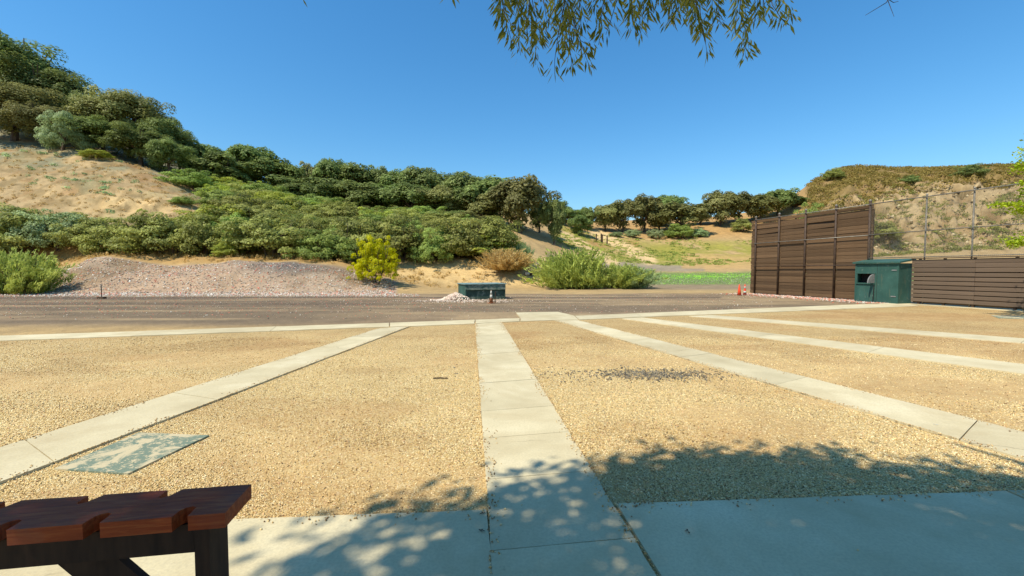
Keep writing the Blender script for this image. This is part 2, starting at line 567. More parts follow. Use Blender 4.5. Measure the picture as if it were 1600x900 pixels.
M['flap'] = t.m
t = NT("weathered_grey_green_lid")
c = t.ramp(t.noise(3, 6, 0.7), [(0.35, lin(78, 110, 104)), (0.65, lin(150, 166, 158))])
t.col(c).rough(0.75)
M['lid'] = t.m
t = NT("dull_grey_metal")
t.col(t.ramp(t.noise(7, 4), [(0.3, lin(108, 106, 102)), (0.7, lin(138, 136, 130))])).rough(0.6)
M['greymetal'] = t.m
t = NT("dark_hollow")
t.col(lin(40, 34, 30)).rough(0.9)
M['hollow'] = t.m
t = NT("red_stained_wood")
gr = t.noise(2.6, 6, 0.62, vec=t.mapping((2.5, 26, 26)), dist=0.5)
c = t.ramp(gr, [(0.25, lin(112, 42, 16)), (0.5, lin(152, 64, 26)), (0.75, lin(178, 94, 46))])
c = t.mix(t.ramp(t.noise(3, 5), [(0.45, 0.0), (0.72, 0.6)]), c, lin(120, 100, 88))
t.col(c).rough(t.ramp(t.noise(6, 4), [(0.3, 0.55), (0.7, 0.75)])).bump(gr, 0.25, 0.004)
t.b.inputs["Specular IOR Level"].default_value = 0.25
M['redwood'] = t.m
t = NT("shaded_frame_wood")  # rack frame under the board: its shade is painted in as darker wood
t.col(t.ramp(t.noise(4, 5, vec=t.mapping((8, 8, 1.5))), [(0.3, lin(42, 25, 17)), (0.7, lin(66, 44, 30))])).rough(0.7)
M['shadedwood'] = t.m
t = NT("orange_plastic")
t.col(t.ramp(t.noise(9, 4), [(0.3, lin(226, 66, 34)), (0.7, lin(240, 92, 52))])).rough(0.5)
M['orange'] = t.m
t = NT("faded_orange_plastic")
t.col(t.ramp(t.noise(12, 5), [(0.35, lin(132, 84, 52)), (0.7, lin(172, 118, 78))])).rough(0.7)
M['fadedorange'] = t.m
t = NT("dirty_white_band")
t.col(t.ramp(t.noise(14, 5), [(0.3, lin(150, 146, 128)), (0.7, lin(206, 202, 186))])).rough(0.7)
M['band'] = t.m
t = NT("weathered_timber")
t.col(t.ramp(t.noise(5, 5), [(0.3, lin(52, 40, 30)), (0.7, lin(96, 76, 56))])).rough(0.9)
M['timber'] = t.m
t = NT("pale_rock")
t.col(t.ramp(t.noise(6, 5), [(0.3, lin(196, 184, 160)), (0.7, lin(232, 222, 202))])).rough(0.9)
M['palerock'] = t.m

# ------------------------------------------------------------------ ground (one sheet to the horizon)
ys = np.concatenate([np.array([-400, -200, -100, -50, -25, -10]), np.arange(0, 13, 1.0), np.arange(13, 26, 0.3), np.arange(26, 46, 0.3), np.arange(46, 86, 0.55),
                     np.arange(86, 128, 0.45), np.arange(128, 182, 0.9), np.array([190, 200, 220, 250, 300, 380, 500, 800, 1200])])
us = np.concatenate([np.linspace(-6, -1.65, 14), np.linspace(-1.6, 1.6, 470), np.linspace(1.65, 6, 14)])
U, Yg = np.meshgrid(us, ys)
X = U * np.maximum(np.abs(Yg), 22)
Z = terrain(X, Yg) - 0.012
nr, nc = Yg.shape
V = np.stack([X, Yg, Z], -1).reshape(-1, 3)
ii, jj = np.meshgrid(np.arange(nr - 1), np.arange(nc - 1), indexing='ij')
a = (ii * nc + jj).ravel()
F = np.stack([a, a + 1, a + nc + 1, a + nc], 1)

# ground-cover colours of the place (soil, dry grass, rock, crushed stone), by where they lie, plus painted gully shade
L3 = lambda *c: np.array(lin(*c)[:3])
xx, yy, zz = V[:, 0], V[:, 1], V[:, 2]
with np.errstate(divide='ignore', invalid='ignore'):
    px, py = to_px(xx, np.maximum(yy, 1.0), zz)
uu = xx / np.maximum(yy, 22)
nA, nB = fbm(xx / 5, yy / 5, 4, 50) + 0.5, fbm(xx / 1.6, yy / 1.6, 3, 60) + 0.5
C = np.tile(L3(180, 152, 104), (len(V), 1))


def lay(mask, colr):
    global C
    m = np.clip(mask, 0, 1)[:, None]
    C = C * (1 - m) + np.asarray(colr) * m


far = sstep(0, 1, (yy > 27).astype(float))
# left hill: pale dry soil with greyish herb patches and a bleached cut
hillL = (uu < -0.62) * sstep(42, 45, yy)
lay(hillL, L3(174, 150, 108))
lay(hillL * sstep(0.46, 0.60, nA) * 0.8, L3(142, 134, 98))
lay(hillL * sstep(0.55, 0.75, nB) * 0.7, L3(140, 108, 66))
lay(hillL * np.exp(-((px - 215) / 85) ** 2 - ((py - 322) / 22) ** 2) * 0.9, L3(216, 184, 128))
lay(hillL * sstep(0.52, 0.70, fbm(xx / 2.6, yy / 2.6, 4, 71) + 0.5) * 0.7, L3(194, 166, 118))
lay(hillL * sstep(0.54, 0.64, fbm(xx / 1.3, yy / 1.3, 3, 72) + 0.5) * 0.55, L3(118, 100, 62))
lay(hillL * sstep(0.56, 0.66, fbm(xx / 4, yy / 4, 3, 73) + 0.5) * 0.4, L3(164, 120, 74))
lay(hillL * sstep(56, 61, yy) * sstep(0.40, 0.55, fbm(xx / 3.5, yy / 3.5, 3, 74) + 0.5) * 0.9, L3(138, 134, 104))
# dirt track that runs past the trap house, streaked by tyres
nS = fbm(xx / 11, yy / 0.9, 4, 52) + 0.5
nT = fbm(xx / 4, yy / 1.4, 4, 53) + 0.5
road = sstep(12.0, 13.5, yy) * (1 - sstep(28.0, 31.0, yy + 2.0 * (nA - 0.5)))
lay(road * (uu < 1.2), L3(160, 138, 104))
lay(road * sstep(0.46, 0.62, nT) * 0.6, L3(132, 112, 88))
darkroad = sstep(0.30, 0.46, nS) * sstep(12, 14, yy) * (1 - sstep(25.0, 27.0, yy)) * (1 - sstep(-0.40, -0.10, uu))
lay(darkroad * 0.9, L3(120, 104, 82))
lay(road * sstep(0.50, 0.60, nS) * sstep(15.5, 17.5, yy) * 0.8, L3(120, 104, 82))
lay(np.exp(-((yy - 25.6 - 1.2 * (nA - .5)) / 0.7) ** 2) * (uu < 0.5) * 0.8, L3(92, 79, 66))
lay(np.exp(-((yy - 21.0 - 1.0 * (nA - .5)) / 0.5) ** 2) * (uu < 0.2) * 0.6, L3(98, 84, 68))
# berm of crushed targets
berm = (uu < -0.27) * sstep(27.0, 28.5, yy) * (1 - sstep(36.5, 37.5, yy))
lay(berm, L3(176, 150, 122))
lay(berm * sstep(0.46, 0.62, nA) * 0.8, L3(130, 110, 82))
lay(berm * sstep(0.52, 0.68, fbm(xx / 3, yy / 2, 3, 57) + 0.5) * 0.8, L3(178, 156, 130))
lay(berm * np.exp(-((px - 450) / 70) ** 2 - ((py - 414) / 14) ** 2) * 0.95, L3(104, 100, 95))
lay((uu < -0.27) * sstep(37, 38, yy) * (1 - sstep(42, 44, yy)), L3(176, 142, 88))
# raw earth banks by the track
lay((uu > -0.28) * (uu < 0.10) * sstep(38.5, 40, yy) * (1 - sstep(54, 58, yy)), L3(204, 174, 120))
# flat range, crushed stone, then meadow
lay((uu > 0.08) * sstep(33, 38, yy) * (1 - sstep(58, 63, yy)), L3(148, 130, 100))
lay((uu > 0.19) * sstep(44, 48, yy) * (1 - sstep(60, 66, yy)) * 0.9, L3(116, 136, 74))
lay((uu > 0.19) * (uu < 0.46) * sstep(63, 66, yy) * (1 - sstep(74, 80, yy)) * 0.9, L3(150, 138, 116))
lay((uu > 0.10) * (uu < 0.62) * sstep(72, 78, yy) * (1 - sstep(104, 116, yy)) * sstep(0.25, 0.5, nA) * 0.95, L3(150, 144, 62))
lay((uu > 0.10) * (uu < 0.30) * np.exp(-((py - 381) / 7) ** 2) * 0.6, L3(166, 124, 68))
lay((uu > 0.1) * (uu < 0.75) * sstep(110, 122, yy), L3(180, 144, 90))
lay((uu > 0.40) * (uu < 0.70) * sstep(66, 70, yy) * (1 - sstep(86, 98, yy)) * 0.8, L3(190, 156, 100))
# two pale tracks climbing out of the valley
for (x0, y0, x1, y1, w) in ((1015, 406, 932, 364, 13), (958, 410, 884, 368, 10)):
    tt = np.clip(((px - x0) * (x1 - x0) + (py - y0) * (y1 - y0)) / ((x1 - x0) ** 2 + (y1 - y0) ** 2), 0, 1)
    dd = np.hypot(px - x0 - tt * (x1 - x0), (py - y0 - tt * (y1 - y0)) * 1.6)
    lay((yy > 55) * (1 - sstep(w * 0.6, w * 1.3, dd + 6 * (nB - 0.5))) * 0.95, L3(216, 186, 134))
# bluff: bleached rock below, ochre soil above
bl = sstep(0.66, 0.74, uu) * sstep(84, 92, yy)
lay(bl, L3(150, 124, 84))
lay(bl * sstep(0.42, 0.60, nB) * (1 - sstep(118, 132, yy)), L3(166, 144, 104))
lay(bl * sstep(118, 134, yy) * sstep(0.25, 0.45, nA), L3(128, 108, 58))
lay(bl * sstep(0.55, 0.7, fbm(xx / 3, yy / 3, 3, 77) + 0.5) * 0.7, L3(150, 122, 82))
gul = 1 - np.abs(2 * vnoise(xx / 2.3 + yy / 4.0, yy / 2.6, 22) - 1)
lay(bl * (1 - sstep(116, 126, yy)) * (1 - sstep(0.25, 0.55, gul)) * 0.85, L3(98, 84, 52))  # gullies darkened: olive plants plus painted crevice shade
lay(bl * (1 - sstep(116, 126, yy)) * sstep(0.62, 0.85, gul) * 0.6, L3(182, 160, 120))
C = C * (0.92 + 0.16 * nB[:, None])
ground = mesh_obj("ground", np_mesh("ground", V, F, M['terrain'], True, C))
tag(ground, "bare tan soil, dirt track and dry hillsides of the shooting range", kind="structure")

# ------------------------------------------------------------------ gravel beds
def poly_sheet(name, pts, z, mat):
    me = bpy.data.meshes.new(name)
    me.from_pydata([(p[0], p[1], z) for p in pts], [], [list(range(len(pts)))])
    me.materials.append(mat)
    return mesh_obj(name, me)


far_line = [(0, 529.5), (400, 515.5), (612, 509), (800, 501), (900, 497.5), (1180, 487.5), (1420, 476)]
gp = [G(*q) for q in far_line]
e = gp[0] + (gp[0] - gp[1]).normalized() * 20
bed_poly = [e] + gp + [Vector((21.3, 16.0, 0)), Vector((25.5, 1.5, 0)), Vector((25, -2.0, 0)), Vector((-26, -2.0, 0))]
def in_poly(poly, x, y):
    r_ = np.zeros(x.shape, bool)
    for k_ in range(len(poly)):
        x0, y0, x1, y1 = poly[k_][0], poly[k_][1], poly[(k_ + 1) % len(poly)][0], poly[(k_ + 1) % len(poly)][1]
        r_ ^= ((y0 > y) != (y1 > y)) & (x < (x1 - x0) * (y - y0) / (y1 - y0 + 1e-12) + x0)
    return r_


def sand_at(x, y):
    """where the gravel has worn through to packed dirt"""
    m_ = sstep(0.54, 0.66, fbm(x / 2.6, y / 1.5, 4, 61) + 0.5) * 0.75
    for (a_, b_, rx, ry, k_) in ((1480, 606, 2.0, 0.75, 1.0), (1330, 590, 0.9, 0.35, 0.8), (1560, 545, 3.4, 0.9, 0.9), (1450, 495, 5.0, 1.4, 0.9), (560, 640, 0.7, 0.3, 0.5), (160, 790, 0.7, 0.25, 0.5), (430, 690, 0.5, 0.2, 0.6)):
        q_ = G(a_, b_)
        d_ = np.hypot((x - q_.x) / rx, (y - q_.y) / ry) + 0.7 * fbm(x / 0.9, y / 0.6, 3, 66)
        m_ = np.maximum(m_, k_ * (1 - sstep(0.7, 1.15, d_)))
    return m_


def stain_at(x, y):
    """brown dirt washed over the far ends of the beds"""
    return np.clip(sstep(7.0, 12.0, y + 2.5 * fbm(x / 4, y / 2, 3, 63)) * 0.75 + sstep(0.52, 0.68, fbm(x / 2.0, y / 1.0, 4, 64) + 0.5) * 0.5, 0, 1)


gx, gy = np.meshgrid(np.arange(-27, 25.6, 0.14), np.arange(-2.0, 21.2, 0.11))
ins = in_poly([(q_.x, q_.y) for q_ in bed_poly], gx, gy)
r_n, c_n = gx.shape
cell = ins[:-1, :-1] & ins[1:, 1:] & ins[:-1, 1:] & ins[1:, :-1]
i_, j_ = np.nonzero(cell)
a_ = i_ * c_n + j_
bf = np.stack([a_, a_ + 1, a_ + c_n + 1, a_ + c_n], 1)
used = np.unique(bf)
remap = np.full(r_n * c_n, -1); remap[used] = np.arange(len(used))
bv = np.stack([gx.ravel(), gy.ravel(), 0.006 * fbm(gx.ravel() / 0.5, gy.ravel() / 0.5, 3, 65)], 1)[used]
bc = np.stack([sand_at(bv[:, 0], bv[:, 1]), stain_at(bv[:, 0], bv[:, 1]), np.zeros(len(bv))], 1)
bed = mesh_obj("gravel_bed", np_mesh("gravel_bed", bv, remap[bf], M['gravel'], True, bc))
tag(bed, "tan pea gravel filling the beds between the concrete walkways", kind="structure")

# ------------------------------------------------------------------ concrete walkways, slab by slab
def slab(parent, quad, z0=-0.05, z1=0.022, inset=0.0045, mat='concrete', name="slab", jitter=0.006):
    c = sum((Vector((p[0], p[1])) for p in quad), Vector((0, 0))) / len(quad)
    pts = []
    n = len(quad)
    for i in range(n):
        p, q = Vector(quad[i][:2]), Vector(quad[(i + 1) % n][:2])
        k = max(1, min(14, int((q - p).length / 0.16)))
        nrm = Vector(((q - p).y, -(q - p).x)).normalized()
        if nrm.dot(c - p) < 0: nrm = -nrm
        for s in range(k):
            r = p.lerp(q, s / k)
            if s == 0:
                r = r + (c - r).normalized() * inset * 1.2
            elif n == 4 and i % 2 == 1:
                r = r + nrm * (inset + random.gauss(0, 0.0008))
            else:
                r = r + nrm * (inset + abs(random.gauss(0, jitter)))
            pts.append(r)
    a = sum(pts[i].x * pts[(i + 1) % len(pts)].y - pts[(i + 1) % len(pts)].x * pts[i].y for i in range(len(pts)))
    if a < 0: pts.reverse()
    bm = bmesh.new()
    prism(bm, pts, z0, z1 + random.uniform(-0.003, 0.003))
    return bm_obj(name, bm, M[mat], parent, bevel=0.004)


def walkway(label, l0, l1, r0, r1, cuts):
    """edges l0->l1 and r0->r1 on the ground, cut across at the given fractions (true length)"""
    w = tag(bpy.data.objects.new("walkway", None), label, kind="structure")
    link(w)
    for s0, s1 in zip(cuts[:-1], cuts[1:]):
        slab(w, [l0.lerp(l1, s0), l0.lerp(l1, s1), r0.lerp(r1, s1), r0.lerp(r1, s0)])
    return w


def even(a, b, step):
    n = max(1, round((b - a).length / step))
    return [i / n for i in range(n + 1)]


def ext(a, b, d):
    """b moved on by d metres along a->b"""
    return b + (b - a).normalized() * d


# centre walkway: near end runs on under the camera
cl0, cl1, cr0, cr1 = G(742, 507), G(768, 900), G(785, 504), G(1025, 900)
cl1, cr1 = ext(cl0, cl1, 3.4), ext(cr0, cr1, 3.4)
yl = lambda py_: (G(755, py_).y - cl0.y) / (cl1.y - cl0.y)
walkway("centre concrete walkway running from the near paving to the far cross walk", cl0, cl1, cr0, cr1,
        [0, yl(526), yl(556), yl(571), yl(601), yl(645), yl(688), yl(753), yl(866), 0.9, 1])
l0, l1, r0, r1 = G(590, 514), G(0, 702), G(640, 511), G(0, 758)
l1, r1 = ext(l0, l1, 1.4), ext(r0, r1, 1.4)
walkway("concrete walkway fanning out to the left past the painted pad", l0, l1, r0, r1, even(l0, l1, 1.5))
l0, l1, r0, r1 = G(904, 501), G(1600, 677), G(867, 501.5), G(1600, 720)
l1, r1 = ext(l0, l1, 1.6), ext(r0, r1, 1.6)
walkway("concrete walkway fanning out to the right of the centre one", l0, l1, r0, r1, even(l0, l1, 1.8))
l0, l1, r0, r1 = G(1002, 496.8), G(1600, 570.5), G(972, 498.8), G(1600, 586)
l1, r1 = ext(l0, l1, 2.5), ext(r0, r1, 2.5)
walkway("second concrete walkway to the right of the centre one", l0, l1, r0, r1, even(l0, l1, 2.2))
l0, l1, r0, r1 = G(1113, 493), G(1600, 530), G(1076, 494.6), G(1600, 537.5)
l1, r1 = ext(l0, l1, 2.5), ext(r0, r1, 2.5)
walkway("farthest right concrete walkway, nearest the brown fence", l0, l1, r0, r1, even(l0, l1, 2.5))
# far cross walk in three straight runs
a0, a1, b0, b1 = G(0, 525.6), G(608, 505.4), G(0, 533.6), G(608, 511.6)
a0, b0 = ext(a1, a0, 16), ext(b1, b0, 16)
cw = walkway("long narrow concrete cross walk along the dirt track", a0, a1, b0, b1, even(a0, a1, 3.2))
for q in ([(608, 505.4), (800, 498.6), (800, 503.4), (785, 504), (741.8, 507), (640, 511), (608, 511.6)],):
    pass
p = [G(*q) for q in ((609, 505.4), (742, 500.6), (742, 506.6), (640, 510.8), (609, 511.6))]
slab(cw, p)
slab(cw, [G(*q) for q in ((743, 500.6), (812, 498), (812, 503.0), (743, 506.4))])
slab(cw, [G(*q) for q in ((813, 498.0), (806, 489.2), (872, 488), (897, 494), (904, 500.4), (867, 501), (813, 503))])
a0, a1, b0, b1 = G(898, 494.2), G(1408, 473.4), G(905, 500.2), G(1436, 478.6)
for s0, s1 in zip(*(lambda c: (c[:-1], c[1:]))(even(a0, a1, 2.6))):
    slab(cw, [a0.lerp(a1, s0), a0.lerp(a1, s1), b0.lerp(b1, s1), b0.lerp(b1, s0)])
# apron under the slat fence
ap = tag(link(bpy.data.objects.new("fence_apron", None)), "pale concrete strip at the foot of the slat fence", kind="structure")
f0, f1 = Vector((18.85, 20.75, 0)), Vector((22.1, 10.6, 0))
nrm = Vector((0.96, 0.276, 0))
for s0, s1 in zip(*(lambda c: (c[:-1], c[1:]))(even(f0, f1, 2.2))):
    slab(ap, [f0.lerp(f1, s0) + nrm * 0.35, f0.lerp(f1, s1) + nrm * 0.35, f0.lerp(f1, s1) + nrm * 2.6, f0.lerp(f1, s0) + nrm * 2.6], z1=0.018)
# near paving on both sides of the centre walkway
pv = tag(link(bpy.data.objects.new("paving", None)), "broad concrete paving in the foreground, shaded by the tree", kind="structure")
cdir = lambda s: cl0.lerp(cl1, s)
nl = G(762, 800)
nl2 = G(366, 815)
nl3 = ext(nl, nl2, 3.2)
bl_ = Vector((G(768, 900).x + 0.05, -0.9, 0))
mid = lambda s: nl.lerp(nl2, s)
slab(pv, [mid(0.0) + Vector((-0.006, 0, 0)), mid(1.7), mid(1.7) + Vector((0.12, -2.2, 0)), Vector((cl0.lerp(cl1, 0.93).x - 0.012, 0.6, 0))], z1=0.020)
slab(pv, [mid(1.704), mid(2.9), mid(2.9) + Vector((0.12, -2.2, 0)), mid(1.704) + Vector((0.12, -2.2, 0))], z1=0.020)
nr_ = G(959.5, 790.2)
nr2 = G(1600, 769)
rs = lambda s: nr_.lerp(nr2, s)
slab(pv, [rs(0.004), rs(0.95), rs(0.95) + Vector((0.15, -3.2, 0)), ext(cr0, G(1025, 900), 1.9) + Vector((0.012, 0, 0))], z1=0.020)
slab(pv, [rs(0.955), rs(1.9), rs(1.9) + Vector((0.15, -3.2, 0)), rs(0.955) + Vector((0.15, -3.2, 0))], z1=0.020)

# painted pads
pad = tag(empty("station_pad"), "worn green painted concrete pad beside the left walkway", "concrete pad")
slab(pad, [G(*q) for q in ((83, 735), (217, 677.5), (328, 682), (200, 743))], z1=0.016, mat='pad', name="painted_slab")
pad = tag(empty("station_pad"), "faded grey green concrete pad in the gravel near the slat fence", "concrete pad")
slab(pad, [G(*q) for q in ((1548, 493), (1640, 494.5), (1660, 500), (1560, 497.5))], z1=0.012, mat='pad', name="painted_slab")

# ------------------------------------------------------------------ loose stones and target shards
OCT_V = np.array([(1, 0, 0), (-1, 0, 0), (0, 1, 0), (0, -1, 0), (0, 0, 1), (0, 0, -1)], float)
OCT_F = np.array([(0, 2, 4), (2, 1, 4), (1, 3, 4), (3, 0, 4), (2, 0, 5), (1, 2, 5), (3, 1, 5), (0, 3, 5)])


def chips(name, pos, size, colors, flat=0.6, label=None, parent=None):
    n = len(pos)
    v = OCT_V[None] * (0.65 + 0.7 * rng.random((n, 6, 1)))
    v = v * size[:, None, None] * np.array([1, 0.8, flat])[None, None]
    tl = rng.normal(0, 0.35, (n, 2))
    th = rng.random(n) * 6.283
    cz, sz_ = np.cos(th)[:, None], np.sin(th)[:, None]
    x, y, z = v[..., 0], v[..., 1], v[..., 2]
    x, y = x * cz - y * sz_, x * sz_ + y * cz
    z = z + x * tl[:, :1] + y * tl[:, 1:]
    v = np.stack([x, y, z], -1) + pos[:, None]
    f = (OCT_F[None] + (np.arange(n) * 6)[:, None, None]).reshape(-1, 3)
    o = mesh_obj(name, np_mesh(name, v.reshape(-1, 3), f, M['chips'], False, np.repeat(colors, 6, 0)), parent)
    return tag(o, label, kind="stuff")


def palette(n, cols, w=None):
    cs = np.array([lin(*c)[:3] for c in cols])
    k = rng.choice(len(cols), n, p=None if w is None else np.array(w) / sum(w))
    return cs[k] * (0.85 + 0.3 * rng.random((n, 1)))


def inside(poly, x, y):
    r = np.zeros(len(x), bool)
    n = len(poly)
    for i in range(n):
        x0, y0, x1, y1 = poly[i][0], poly[i][1], poly[(i + 1) % n][0], poly[(i + 1) % n][1]
        cnd = ((y0 > y) != (y1 > y))
        r ^= cnd & (x < (x1 - x0) * (y - y0) / (y1 - y0 + 1e-12) + x0)
    return r


walk_polys = [[cl0, cl1, cr1, cr0],
              [G(590, 514), ext(G(590, 514), G(0, 702), 2), ext(G(640, 511), G(0, 758), 2), G(640, 511)],
              [G(904, 501), G(1700, 702), G(1700, 750), G(867, 501.5)],
              [G(1002, 496.8), G(1700, 583), G(1700, 600), G(972, 498.8)],
              [mid(0), mid(2.3), mid(2.3) + Vector((0, -4, 0)), Vector((mid(0).x, -2, 0))],
              [nr_, rs(1.9), rs(1.9) + Vector((0, -4, 0)), Vector((nr_.x + .3, -2, 0))],
              [G(*q) for q in ((83, 735), (217, 677.5), (328, 682), (200, 743))]]
N = 340000
yq = 2.4 * (10.5 / 2.4) ** (rng.random(N) ** 0.92)
xq = (rng.random(N) * 2 - 1) * 1.32 * yq
ok = inside([(q.x, q.y) for q in bed_poly], xq, yq)
for wp in walk_polys:
    ok &= ~inside([(q[0], q[1]) for q in wp], xq, yq) | (rng.random(N) < 0.0006)
dens = 0.72 + 0.9 * fbm(xq / 1.6, yq / 1.6, 3, 88)
ok &= rng.random(N) < dens * (1 - 0.85 * sand_at(xq, yq))
xq, yq = xq[ok][:76000], yq[ok][:76000]
n = len(xq)
sz = (0.0044 + 0.0040 * rng.random(n)) * (0.85 + yq / 16)
onwalk = np.zeros(n, bool)
for wp in walk_polys:
    onwalk |= inside([(q[0], q[1]) for q in wp], xq, yq)
pc = palette(n, [(222, 188, 122), (236, 205, 144), (250, 230, 178), (188, 153, 96), (130, 100, 62), (222, 178, 134), (96, 82, 62)], [24, 27, 20, 12, 7, 7, 3])
pc = pc * (1 - 0.36 * stain_at(xq, yq)[:, None] * np.array([0.8, 1.0, 1.15]))
chips("loose_gravel", np.stack([xq, yq, np.where(onwalk, 0.024, 0.0) + sz * 0.35], 1), sz, pc, 0.7, "loose tan pebbles lying on the gravel beds")
# gravel kicked over the walkway edges
ex, ey = [], []
for (e0, e1, sg_) in ((cl0, cl1, 1), (cr0, cr1, -1), (G(590, 514), G(0, 702), 1), (G(640, 511), G(0, 758), -1), (G(904, 501), G(1600, 677), -1), (G(867, 501.5), G(1600, 720), 1), (nl, nl2, 1), (nr_, nr2, -1)):
    m_ = int((e1 - e0).length * 75)
    tt_ = rng.random(m_)
    dv_ = (e1 - e0).normalized()
    nn_ = Vector((-dv_.y, dv_.x, 0)) * sg_
    off_ = np.abs(rng.normal(0, 0.055, m_)) * (vnoise(tt_ * 14, tt_ * 0, 5) > 0.42) - 0.004
    ex.append(e0.x + (e1.x - e0.x) * tt_ + nn_.x * off_); ey.append(e0.y + (e1.y - e0.y) * tt_ + nn_.y * off_)
ex, ey = np.concatenate(ex), np.concatenate(ey)
sz = 0.004 + 0.006 * rng.random(len(ex))
chips("loose_gravel", np.stack([ex, ey, 0.024 + sz * 0.3], 1), sz, palette(len(ex), [(206, 172, 116), (182, 144, 92), (140, 108, 72), (226, 196, 142)]), 0.7, "pebbles kicked over the edges of the concrete walkways")
# dark stones in the bed right of the centre walkway
n = 1300
cx_ = G(1020, 585)
xq = np.concatenate([cx_.x + rng.normal(0, 0.48, n), rng.normal(1.3, 1.0, 260)])
yq = np.concatenate([cx_.y + rng.normal(0, 0.17, n) + 0.06 * rng.normal(0, 1, n), cx_.y + rng.normal(-.1, 0.25, 260)])
ok = ~inside([(q[0], q[1]) for q in walk_polys[0]], xq, yq) & ~inside([(q[0], q[1]) for q in walk_polys[2]], xq, yq)
xq, yq = xq[ok], yq[ok]
n = len(xq)
sz = 0.009 + 0.012 * rng.random(n)
chips("dark_stones", np.stack([xq, yq, sz * 0.45], 1), sz, palette(n, [(104, 98, 84), (130, 120, 98), (156, 142, 114), (84, 78, 68)]), 0.6, "patch of dark grey stones scattered on the gravel")
# shards of broken targets: berm, its foot, the dirt track, beside the screen
SH = [(222, 208, 186), (200, 180, 152), (226, 146, 116), (192, 164, 142), (160, 140, 114), (238, 230, 212), (226, 112, 86), (112, 104, 94)]


def shard_field(name, n, ufun, yfun, szr, cols, w, label, lift=0.3):
    y = yfun(n)
    x = ufun(n) * y
    z = terrain(x, y) - 0.012
    s = szr[0] + (szr[1] - szr[0]) * rng.random(n) ** 2
    return chips(name, np.stack([x, y, z + s * lift], 1), s, palette(n, cols, w), 0.4, label)


un = lambda a, b: (lambda n: a + (b - a) * rng.random(n))
shard_field("target_shards", 17000, un(-1.22, -0.28), un(28.0, 36.6), (0.02, 0.085), SH, [20, 16, 13, 16, 13, 18, 4, 8], "pale and pink clay target shards covering the long berm")
shard_field("target_shards", 6500, un(-1.3, -0.22), un(26.6, 29.5), (0.02, 0.055), SH, [26, 16, 9, 16, 12, 18, 2, 4], "whitish shards along the foot of the berm")
shard_field("target_shards", 5200, un(-1.3, -0.1), lambda n: 14.2 + 12.0 * rng.random(n) ** 0.7, (0.012, 0.036), SH, [6, 16, 22, 18, 20, 3, 12, 10], "orange and pink shards strewn over the dark dirt track")
shard_field("target_shards", 3000, un(-0.1, 0.62), lambda n: 16.5 + 13.0 * rng.random(n), (0.010, 0.032), SH, [6, 18, 8, 20, 26, 3, 3, 16], "pale shards scattered on the track around the trap house")
y = 18 + 12 * rng.random(5200)
lx = 17.3 + (29.8 - y) * 0.2877 - 0.15
x = lx - np.abs(rng.normal(0, 1.1, 5200))
s = 0.018 + 0.04 * rng.random(5200) ** 2
k = (y > 20.9) & (x / y > 0.45)
chips("target_shards", np.stack([x[k], y[k], s[k] * 0.3], 1), s[k], palette(int(k.sum()), SH, [18, 14, 20, 16, 10, 10, 10, 2]), 0.4, "red and pale shards heaped along the foot of the tall screen")
GR = [(150, 214, 60), (180, 236, 70), (122, 168, 78), (150, 156, 112), (186, 188, 150), (112, 126, 84)]
shard_field("green_shards", 7500, un(0.19, 0.60), lambda n: 46 + 15 * rng.random(n), (0.03, 0.08), GR, [7, 4, 16, 26, 22, 25], "green target shards spread over the flat range", 0.4)
shard_field("green_shards", 2000, lambda n: np.clip(rng.normal(0.46, 0.075, n), 0.2, 0.62), lambda n: rng.normal(57.0, 2.6, n), (0.04, 0.10), GR[:3], [36, 20, 44], "bright lime band of target shards across the flat range", 0.5)
# white shard heap by the trap house
n = 900
a_ = rng.random(n) * 6.283
r_ = np.abs(rng.normal(0, 0.5, n))
hx, hy = -3.35 + r_ * np.cos(a_) * 1.15, 23.35 + r_ * np.sin(a_) * 0.7
hz = np.maximum(0, 0.42 * (1 - np.hypot((hx + 3.1) / 0.9, (hy - 23.4) / 0.6)))
chips("shard_heap", np.stack([hx, hy, hz + 0.0], 1), 0.03 + 0.05 * rng.random(n), palette(n, [(222, 206, 182), (206, 184, 160), (196, 168, 146)]), 0.7, "small heap of whitish shards against the trap house")
n = 1100
hx, hy = rng.normal(-2.5, 1.5, n), rng.normal(22.7, 0.6, n)
chips("shard_scatter", np.stack([hx, hy, np.full(n, 0.008)], 1), 0.018 + 0.03 * rng.random(n), palette(n, [(214, 196, 172), (200, 178, 152), (184, 156, 130)]), 0.5, "whitish shards strewn in front of the trap house")

# ------------------------------------------------------------------ foliage prototypes
def leaf_quads(c, d, nrm, ln, wd):
    """diamond leaves: centre c, long axis d, normal nrm, length, width"""
    side = np.cross(nrm, d)
    side /= np.linalg.norm(side, axis=1, keepdims=True) + 1e-9
    ln, wd = np.asarray(ln)[:, None] * 0.5, np.asarray(wd)[:, None] * 0.5
    v = np.stack([c - d * ln, c + side * wd - d * ln * 0.1, c + d * ln, c - side * wd - d * ln * 0.1], 1)
    n = len(c)
    return v.reshape(-1, 3), np.arange(n * 4).reshape(n, 4)


def unit(v):
    return v / (np.linalg.norm(v, axis=1, keepdims=True) + 1e-9)


